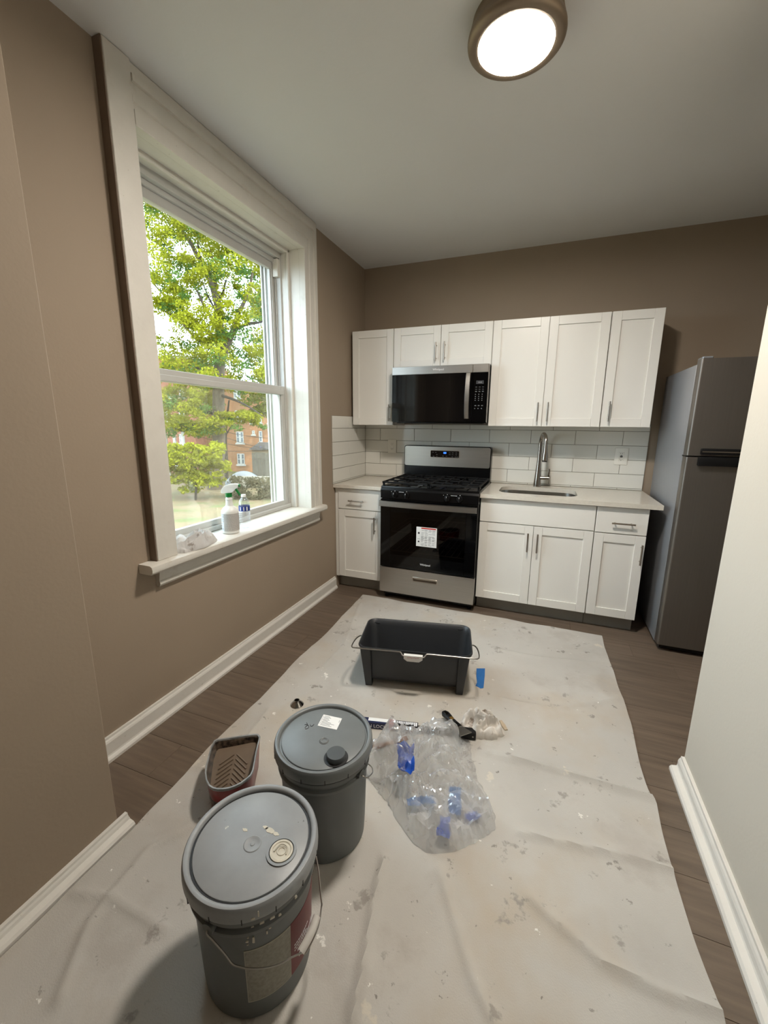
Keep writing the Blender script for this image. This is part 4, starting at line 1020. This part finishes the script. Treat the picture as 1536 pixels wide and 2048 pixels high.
q = un(812, 1512, 'z', .12); scrap('tape_scrap', 'wad of blue tape in the peak of the plastic bag', q, .13, .060, 1.9, .115, 1.3, 'film_blue', .035)
q = un(842, 1600, 'z', .035); scrap('tape_scrap', 'wide folded strip of blue tape under the front of the plastic bag', q, .105, .034, .50, .032, 4.1, 'tape_blue', .008)
q = un(910, 1600, 'z', .030); scrap('tape_scrap', 'straight upright strip of blue tape in the middle of the plastic bag', q, .105, .042, 1.78, .028, 6.2, 'tape_blue', .006, tilt=.1)
q = un(888, 1655, 'z', .035); scrap('tape_scrap', 'twisted shiny blue tape in the small front lobe of the plastic bag', q, .085, .040, 1.7, .036, 9.4, 'film_blue', .02)
q = un(945, 1633, 'z', .02); scrap('tape_scrap', 'small crumpled blue tape at the right fold of the plastic bag', q, .055, .028, .6, .022, 12.7, 'film_blue', .016)

# ------------------------------------------------------------------ things on the window stool
ZS = .7905
sx, sy = -.010, -1.866
sbt = thing('spray_bottle', 'white spray bottle with green trigger standing on the window sill', 'spray bottle', (sx, sy, ZS), YAW)
lathe_l = lambda prof, n=36: lathe(B(), prof, (0, 0, 0), n)
obj('bottle', lathe_l([(.040, 0), (.0455, .003), (.0465, .010), (.0465, .120), (.0455, .128), (.036, .143), (.0215, .156), (.0195, .165), (.0175, .188), (.019, .190), (.019, .196), (.0160, .198), (.0155, .206)]), 'bottle_white', sbt, world=False)
def wrapl(a0, a1, z0, z1, r): return wrap(a0, a1, z0, z1, (0, 0), lambda z: r, 20)
lb = obj('label', wrapl(-118, 20, .016, .116, .0465), 'label_print', sbt, world=False); obj('side_label', wrapl(-165, -119, .016, .116, .0465), 'label_side', sbt, world=False)
def joinb(b, bb):
    me_ = bpy.data.meshes.new('tmp'); bb.to_mesh(me_); bb.free(); b.from_mesh(me_); bpy.data.meshes.remove(me_)
b = B(); r6 = random.Random(9); z = .112
while z > .02:
    a = -112
    while a < 10:
        da = r6.uniform(6, 16); joinb(b, wrap(a, a+da, z, z+.0011, (0, 0), lambda z_: .0465, 3, .0011)); a += da+r6.uniform(1.5, 5)
    a = -160
    while a < -126 and r6.random() < .8:
        da = r6.uniform(6, 14); joinb(b, wrap(a, a+da, z, z+.002, (0, 0), lambda z_: .0465, 3, .0011)); a += da+3
    z -= .0052
obj('label_print', b, 'ink_grey', sbt, world=False)
obj('collar', lathe_l([(.0175, .206), (.0185, .207), (.0178, .228), (.0165, .229)], 28), 'green_plastic', sbt, world=False)
prof_h = [(-.026, .2290), (.020, .2290), (.030, .243), (.058, .262), (.060, .276), (.050, .281), (.010, .279), (-.018, .270), (-.036, .248), (-.042, .228), (-.034, .226)]
b = loft(B(), [[(x, y, z) for x, z in prof_h] for y in (-.0125, .0125)], True, True)
bmesh.ops.bevel(b, geom=b.edges[:], offset=.003, segments=2, affect='EDGES'); hd = obj('trigger_head', b, 'bottle_white', sbt, world=False)
obj('nozzle', tube(B(), [(.057, 0, .269), (.066, 0, .270)], .0085, 14), 'green_plastic', hd, world=False)
b = loft(B(), [[(x, y, z) for x, z in ((.036, .248), (.046, .256), (.056, .238), (.068, .214), (.063, .213), (.052, .228))] for y in (-.006, .006)], True, True); obj('trigger', b, 'green_plastic', hd, world=False)
wx, wy = -.012, -1.742
wb = thing('water_bottle', 'clear ribbed plastic water bottle with blue label beside the spray bottle', 'bottle', (wx, wy, ZS))
pf_ = [(.022, 0), (.030, .004), (.031, .012)]
z = .016
while z < .098: pf_ += [(.0318, z), (.0318, z+.004), (.0300, z+.0065), (.0300, z+.0085)]; z += .0105
pf_ += [(.0318, .102), (.0318, .136), (.031, .145), (.026, .163), (.017, .178), (.0125, .183), (.0125, .186)]
obj('bottle', lathe(B(), pf_, (wx, wy, ZS), 32), 'bottle_clear', wb)
obj('label', lathe(B(), [(.0320, .104), (.0324, .104), (.0324, .134), (.0320, .134)], (wx, wy, ZS), 40, False, False), 'label_blue', wb)
b = B()
for a in (-95, -60, -30):
    joinb(b, wrap(a, a+(9 if a != -30 else 14), ZS+.108, ZS+.130, (wx, wy), lambda z_: .0324, 4, .0008))
obj('label_print', b, 'white_ink', wb)
obj('cap', lathe(B(), [(.0135, .1862), (.0145, .187), (.0145, .198), (.0135, .2)], (wx, wy, ZS), 28), 'bottle_white', wb)
b = crumple(.004, -2.150, ZS, .135, .072, .088, radians(92), 5, fold=.60, fr_=1.0, outline=.12)
tag(obj('rag', b, 'rag_grey', loc=(.004, -2.15, ZS), smooth=True), 'crumpled grey-white rag lying on the window sill', 'rag')

# ------------------------------------------------------------------ outdoors
GZ = -4.6
Fh = Vector((-sin(YAW), cos(YAW), 0)); Rh = Vector((cos(YAW), sin(YAW), 0))
def at_depth(u, v, D):                      # pixel to point on a vertical plane D metres ahead, square to the heading
    d = ray(u, v); return CAM+d*(D/d.dot(Fh))
def on_ground(u, v): return un(u, v, 'z', GZ)
b = B(); NG = 40
rows = [[b.verts.new((-140+4*i-.0, -60+4.5*j, GZ+.25*noise.noise((i*.6, j*.6, 0))*(1 if i < 30 else 0))) for j in range(NG+1)] for i in range(NG+1)]
for i in range(NG):
    for j in range(NG): b.faces.new((rows[i][j], rows[i+1][j], rows[i+1][j+1], rows[i][j+1]))
struct('ground', b, 'grass', smooth=True)

def foliage(parent, clumps, per, size, m, seed):
    r = np.random.RandomState(seed); V = []; 
    for (c, rad, fl_) in clumps:
        d = r.normal(size=(per, 3)); d /= np.linalg.norm(d, axis=1)[:, None]; rr_ = rad*r.uniform(.35, 1.0, (per, 1))
        p = np.array(c)+d*rr_*np.array([1, 1, fl_])
        nrm = r.normal(size=(per, 3))+np.array([.3, -.3, .8]); nrm /= np.linalg.norm(nrm, axis=1)[:, None]
        a = np.cross(nrm, r.normal(size=(per, 3))); a /= np.linalg.norm(a, axis=1)[:, None]; c2 = np.cross(nrm, a)
        s = size*r.uniform(.6, 1.25, (per, 1))
        V.append(np.stack([p-a*s, p-c2*s*.55, p+a*s, p+c2*s*.55], 1).reshape(-1, 3))
    V = np.concatenate(V); n = len(V)//4
    me = bpy.data.meshes.new('foliage'); me.from_pydata(V.tolist(), [], np.arange(n*4).reshape(-1, 4).tolist())
    finish(me, m, False); M = ROOT[parent].inverted(); me.transform(M); me.update()
    o = bpy.data.objects.new('foliage', me); C.objects.link(o); o.parent = parent; ROOT[o] = ROOT[parent]; o['kind'] = 'stuff'; return o
def limb(parent, name, pts, r0, r1, m='bark', n=10):
    P = smoothpath(pts, 4); k = len(P)-1
    return obj(name, tube(B(), P, [r0+(r1-r0)*i/k for i in range(k+1)], n), m, parent)
DT = 38.0
rt = random.Random(12)
base_pt = at_depth(430, 990, DT); base_pt.z = GZ
bt = thing('tree', 'large tree with lime green spring leaves filling the window view', 'tree', tuple(base_pt))
ad = lambda u, v, dd=0: at_depth(u, v, DT+dd)
limb(bt, 'trunk', [base_pt+Vector((0, 0, -.1)), ad(433, 950), ad(437, 900), ad(438, 850), ad(437, 800), ad(438, 749), ad(442, 700), ad(440, 660)], .64, .40, n=16)
for pts, r0, r1 in (
    ([(440, 665, 0), (438, 646, 0), (436, 612, 0), (431, 591, .3), (421, 560, .6), (407, 532, 1), (395, 513, 1), (382, 487, 1), (366, 462, 1.2), (350, 430, 1.5)], .40, .10),
    ([(441, 720, 0), (450, 702, -.3), (460, 677, -.5), (470, 652, -.8), (477, 626, -1), (485, 611, -1), (498, 580, -1.2), (506, 540, -1.5)], .34, .08),
    ([(470, 659, -.8), (495, 648, -.9), (522, 644, -1.5), (545, 630, -2)], .16, .05),
    ([(436, 605, 0), (446, 585, -.5), (452, 560, -.6)], .15, .06),
    ([(437, 690, 0), (420, 668, .6), (403, 655, 1), (378, 630, 1.6), (358, 612, 2), (333, 595, 2.4), (300, 560, 3)], .24, .06),
    ([(436, 660, 0), (427, 642, -.4), (407, 609, -.8), (396, 585, -1), (380, 560, -1.5)], .20, .05),
    ([(436, 705, 0), (412, 690, -.8), (390, 675, -1.2), (358, 640, -2), (330, 622, -2.6)], .20, .05),
    ([(405, 530, 1), (398, 503, .5), (395, 478, .3), (392, 440, 0)], .12, .04),
    ([(432, 592, .3), (431, 544, .5), (423, 511, .5), (417, 486, .8)], .12, .04),
    ([(440, 650, 0), (430, 620, 1), (415, 590, 1.6), (404, 560, 2)], .12, .04),
    ([(436, 850, 0), (410, 845, -1), (385, 850, -2), (350, 858, -3)], .16, .05),
    ([(437, 830, 0), (405, 822, .8), (375, 815, 1.6), (335, 800, 2)], .16, .05),
    ([(436, 770, 0), (415, 750, -.5), (400, 738, -1), (360, 725, -2)], .16, .05),
    ([(439, 790, 0), (470, 800, -1), (500, 815, -2), (525, 832, -2.5)], .14, .04)):
    limb(bt, 'branch', [ad(*p_) for p_ in pts], r0, r1, 'bark' if r0 > .18 else 'bark_dark', 8)
cl = []
for k in range(520):
    u = rt.gauss(408, 105); v = rt.uniform(330, 775)
    if v > 690 and rt.random() < .35: continue
    cl.append((ad(u, v, rt.uniform(-5, 5)), rt.uniform(.5, 1.25), .6))
for k in range(70):
    cl.append((ad(rt.uniform(300, 440), rt.uniform(775, 868), rt.uniform(-4, 4)), rt.uniform(.5, 1.0), .55))
for k in range(16):
    cl.append((ad(rt.uniform(430, 515), rt.gauss(835, 9)+.0, rt.uniform(-3, 2)), rt.uniform(.4, .75), .5))
foliage(bt, cl, 150, .12, 'leaf_lime', 3)
foliage(bt, [(c_+Vector((.5, .5, -.4)), r_, f_) for c_, r_, f_ in cl[::3]], 90, .12, 'leaf_green', 5)
# second tree, deeper green, behind to the right
b2 = at_depth(560, 930, 47); b2.z = GZ
t2 = thing('tree', 'deep green tree behind the large lime tree on the right', 'tree', tuple(b2))
limb(t2, 'trunk', [b2+Vector((0, 0, -.1)), at_depth(558, 860, 47), at_depth(552, 760, 47), at_depth(540, 650, 47), at_depth(530, 580, 47)], .5, .12)
foliage(t2, [(at_depth(rt.gauss(528, 26), rt.uniform(505, 640), 47+rt.uniform(-2, 2)), rt.uniform(.7, 1.5), .6) for k in range(70)]+[(at_depth(rt.gauss(545, 30), rt.uniform(660, 800), 46+rt.uniform(-2, 2)), rt.uniform(.6, 1.3), .6) for k in range(60)], 60, .20, 'leaf_green', 7)
# slender dark tree by the brick building
b3 = at_depth(452, 948, 44); b3.z = GZ
t3 = thing('tree', 'slender dark-trunked tree close to the brick apartment building', 'tree', tuple(b3))
limb(t3, 'trunk', [b3+Vector((0, 0, -.1)), at_depth(453, 920, 44), at_depth(451, 880, 44), at_depth(453, 845, 44), at_depth(458, 800, 44)], .20, .08, 'bark_dark')
limb(t3, 'branch', [at_depth(452, 870, 44), at_depth(465, 850, 44), at_depth(490, 825, 44), at_depth(520, 810, 44)], .08, .03, 'bark_dark', 6)
foliage(t3, [(at_depth(rt.gauss(520, 16), rt.uniform(785, 832), 44+rt.uniform(-1.5, 1.5)), rt.uniform(.4, .8), .6) for k in range(34)], 55, .15, 'leaf_mid', 11)
# shrub in front, low on the left
b4 = at_depth(390, 985, 33); b4.z = GZ
t4 = thing('shrub', 'low bright green spreading shrub in front of the large tree trunk', 'shrub', tuple(b4))
limb(t4, 'stem', [b4+Vector((0, 0, -.1)), at_depth(392, 960, 33), at_depth(388, 920, 33)], .10, .05, 'bark_dark')
foliage(t4, [(at_depth(rt.uniform(310, 452), rt.triangular(884, 985, 915), 33+rt.uniform(-1.2, 1.2)), rt.uniform(.35, .65), .6) for k in range(150)]+[(at_depth(rt.uniform(375, 430), rt.uniform(945, 968), 32.5), rt.uniform(.25, .4), .7) for k in range(10)], 60, .14, 'leaf_lime', 13)
# dry weeds on the bank at the right
b5 = at_depth(520, 985, 34); b5.z = GZ
t5 = thing('weed_thicket', 'dry brown weed thicket on the bank below the grey fence', 'weeds', tuple(b5))
foliage(t5, [(at_depth(rt.uniform(458, 560), rt.uniform(958, 1000), 34+rt.uniform(-1.5, 1.5)), rt.uniform(.4, .7), .7) for k in range(60)], 60, .12, 'leaf_dry', 17)

def lx(u, v, D):
    p = at_depth(u, v, D)-CAM; return p.dot(Rh), p.z+CAM.z
def facade(name, label, D, u0, u1, vtop, m, depth, wins, group=None):
    x0, zt = lx(u0, vtop, D); x1, _ = lx(u1, vtop, D); xm = (x0+x1)/2; o = CAM+Fh*D+Rh*xm
    t = thing(name, label, 'building', (o.x, o.y, GZ), YAW)
    hgt = zt-GZ
    obj('walls', bx(x0-xm, x1-xm, 0, depth, -.1, hgt), m, t, world=False, smooth=False)
    obj('cornice', bx(x0-xm-.15, x1-xm+.15, -.18, depth, hgt, hgt+.30), 'stone_far', t, world=False, smooth=False)
    for (u, v0, v1, wpx, dbl) in wins:
        a, za = lx(u-wpx/2, v0, D); c_, zb = lx(u+wpx/2, v1, D); a -= xm; c_ -= xm; za -= GZ; zb -= GZ
        b = B(); f = .10
        for q_ in ((a, a+f, zb, za), (c_-f, c_, zb, za), (a, c_, za-f, za), (a, c_, zb, zb+f), (a, c_, (za+zb)/2-.05, (za+zb)/2+.05)): box(b, q_[0], q_[1], -.06, .02, q_[2], q_[3])
        if dbl: box(b, (a+c_)/2-.13, (a+c_)/2+.13, -.07, .02, zb, za)
        wo = obj('window', b, 'far_white', t, world=False, smooth=False)
        obj('pane', bx(a+f*.5, c_-f*.5, -.03, -.01, zb+f*.5, za-f*.5), 'far_glass', wo, world=False, smooth=False)
        obj('sill', bx(a-.12, c_+.12, -.16, .0, zb-.17, zb), 'far_white', t, world=False, smooth=False)
    return t
facade('apartment_building', 'orange brick apartment building with white windows seen through the lower pane', 52, 404, 640, 772, 'brick_far', 11,
       [(480, 863, 886, 16, True), (482, 907, 929, 16, True), (474, 777, 796, 15, True), (477, 821, 842, 15, True), (507, 861, 869, 6, False), (521.5, 862, 884, 8, False), (541, 862, 884, 9, False), (505, 826, 846, 9, False), (520, 828, 846, 8, False), (539, 828, 846, 8, False), (432, 866, 886, 13, True), (430, 822, 842, 13, True), (560, 862, 884, 9, False), (580, 862, 884, 12, True), (600, 828, 846, 12, True)])
lb_ = facade('apartment_building', 'taller red brick building at the left edge of the window view', 49, 200, 378, 716, 'brick_red', 12,
       [(330, 820, 842, 14, True), (300, 820, 842, 14, True), (364, 776, 796, 12, True), (364, 868, 886, 12, True), (364, 822, 842, 12, True), (340, 776, 796, 12, True)])
# white porch in front of the red building
o = at_depth(352, 910, 44); pc = thing('porch', 'white wooden porch frame in front of the red brick building', 'porch', (o.x, o.y, GZ), YAW)
ztop = lx(350, 862, 44)[1]-GZ
for dx in (-.9, 0.0, .9): obj('post', bx(dx-.12, dx+.12, -.12, .12, -.1, ztop), 'far_white', pc, world=False, smooth=False)
obj('rail', bx(-.9, .9, -.05, .05, ztop*.62, ztop*.62+.10), 'far_white', pc, world=False, smooth=False)
obj('roof', bx(-1.2, 1.2, -.5, 2.5, ztop, ztop+.25), 'roof_dark', pc, world=False, smooth=False)
# fences
def fence(label, D, u0, u1, vt, vb, wpl, m, seed):
    x0, zt = lx(u0, vt, D); x1, _ = lx(u1, vt, D); xm = (x0+x1)/2; zb = max(lx((u0+u1)/2, vb, D)[1], GZ-.1); o = CAM+Fh*D+Rh*xm
    t = thing('wooden_fence', label, 'fence', (o.x, o.y, GZ), YAW); r = random.Random(seed); n = int((x1-x0)/wpl)
    for i in range(n):
        x = x0-xm+i*wpl; hh = zt-GZ+r.uniform(-.06, .06)
        obj('plank', bx(x+.012, x+wpl-.012, r.uniform(-.02, .0), .03, -.15, hh), m, t, world=False, smooth=False)
    obj('rail', bx(x0-xm, x1-xm, .031, .09, (zt-GZ)*.75, (zt-GZ)*.75+.1), m, t, world=False, smooth=False)
    return t
fence('grey weathered plank fence in front of the brick apartment building', 42, 503, 566, 905, 940, .32, 'fence_grey', 1)
fence('tan plank fence behind the large tree trunk', 40, 366, 428, 955, 985, .42, 'fence_tan', 2)
# shed with a low roof above the grey fence
o = at_depth(540, 905, 44.5); sh = thing('shed', 'low dark-roofed shed behind the grey plank fence', 'shed', (o.x, o.y, GZ), YAW)
zt = lx(540, 900, 44.5)[1]-GZ; zr = lx(540, 886, 44.5)[1]-GZ
obj('walls', bx(-2.0, 3.0, .2, 3.2, -.1, zt), 'fence_tan', sh, world=False, smooth=False)
b = loft(B(), [[(-2.3, 0, zt), (3.3, 0, zt), (3.3, 3.4, zt), (-2.3, 3.4, zt)], [(-1.6, 1.7, zr), (2.6, 1.7, zr), (2.6, 1.8, zr), (-1.6, 1.8, zr)]], True, True); obj('roof', b, 'roof_dark', sh, world=False, smooth=False)
# tarp-covered car and garden wall
o = at_depth(487, 945, 40.5); o.z = GZ
b = B(); lo = []
zt = 1.45
for i in range(13):
    s = -1+2*i/12; hh = zt*(1-abs(s)**3.2)**.7*(.86+.14*cos(s*3)); ww = .95*(1-abs(s)**6)**.5+.02
    lo.append([(s*1.9, ww*cos(a), max(0, hh)*(sin(a))**.6 if a not in (0, pi) else 0) for a in [pi*k/12 for k in range(13)]])
loft(b, lo, True, True, closed=True)
cv = obj('covered_car', b, 'tarp', loc=None, smooth=True, world=False); cv.location = o; cv.rotation_euler = (0, 0, YAW); tag(cv, 'car under a pale grey tarp beside the brick building', 'car')
x0, z0 = lx(462, 952, 39); x1, _ = lx(566, 952, 39); o = CAM+Fh*39+Rh*((x0+x1)/2); hw = (x1-x0)/2
gw = thing('garden_wall', 'low rough stone garden wall in front of the tarp-covered car', 'wall', (o.x, o.y, GZ), YAW)
r7 = random.Random(6)
zt = max(.5, z0-GZ)
nrow = 3
for k in range(nrow):
    x = -hw
    while x < hw-.1:
        wd = r7.uniform(.5, 1.0); obj('stone', bx(x+.02, min(x+wd, hw)-.02, -.2+r7.uniform(-.03, .03), .2, zt*k/nrow+.01 if k else -.1, zt*(k+1)/nrow-.01, bev=.03), 'stone_far', gw, world=False, smooth=False); x += wd
# overhead cables
CB = [((425, 858), (575, 876)), ((425, 866), (575, 903)), ((440, 884), (575, 898)), ((455, 902), (560, 890))]
for i, ((ua, va), (ub, vb)) in enumerate(CB):
    A, Bq = at_depth(ua-60, va-(vb-va)*.4, 41), at_depth(ub+60, vb+(vb-va)*.4, 47)
    pts = [A.lerp(Bq, k/14)-Vector((0, 0, .8*sin(pi*k/14)))+Vector((0, 0, .5)) for k in range(15)]
    tag(obj('overhead_cable', tube(B(), pts, .022, 5), 'cable', loc=tuple(pts[0])), ['highest thin black overhead cable crossing the brick building', 'steepest thin black overhead cable crossing the brick building', 'thin black overhead cable passing just below the middle row of windows', 'lowest overhead cable, rising towards the shed roof'][i], 'cable', 'overhead cables')
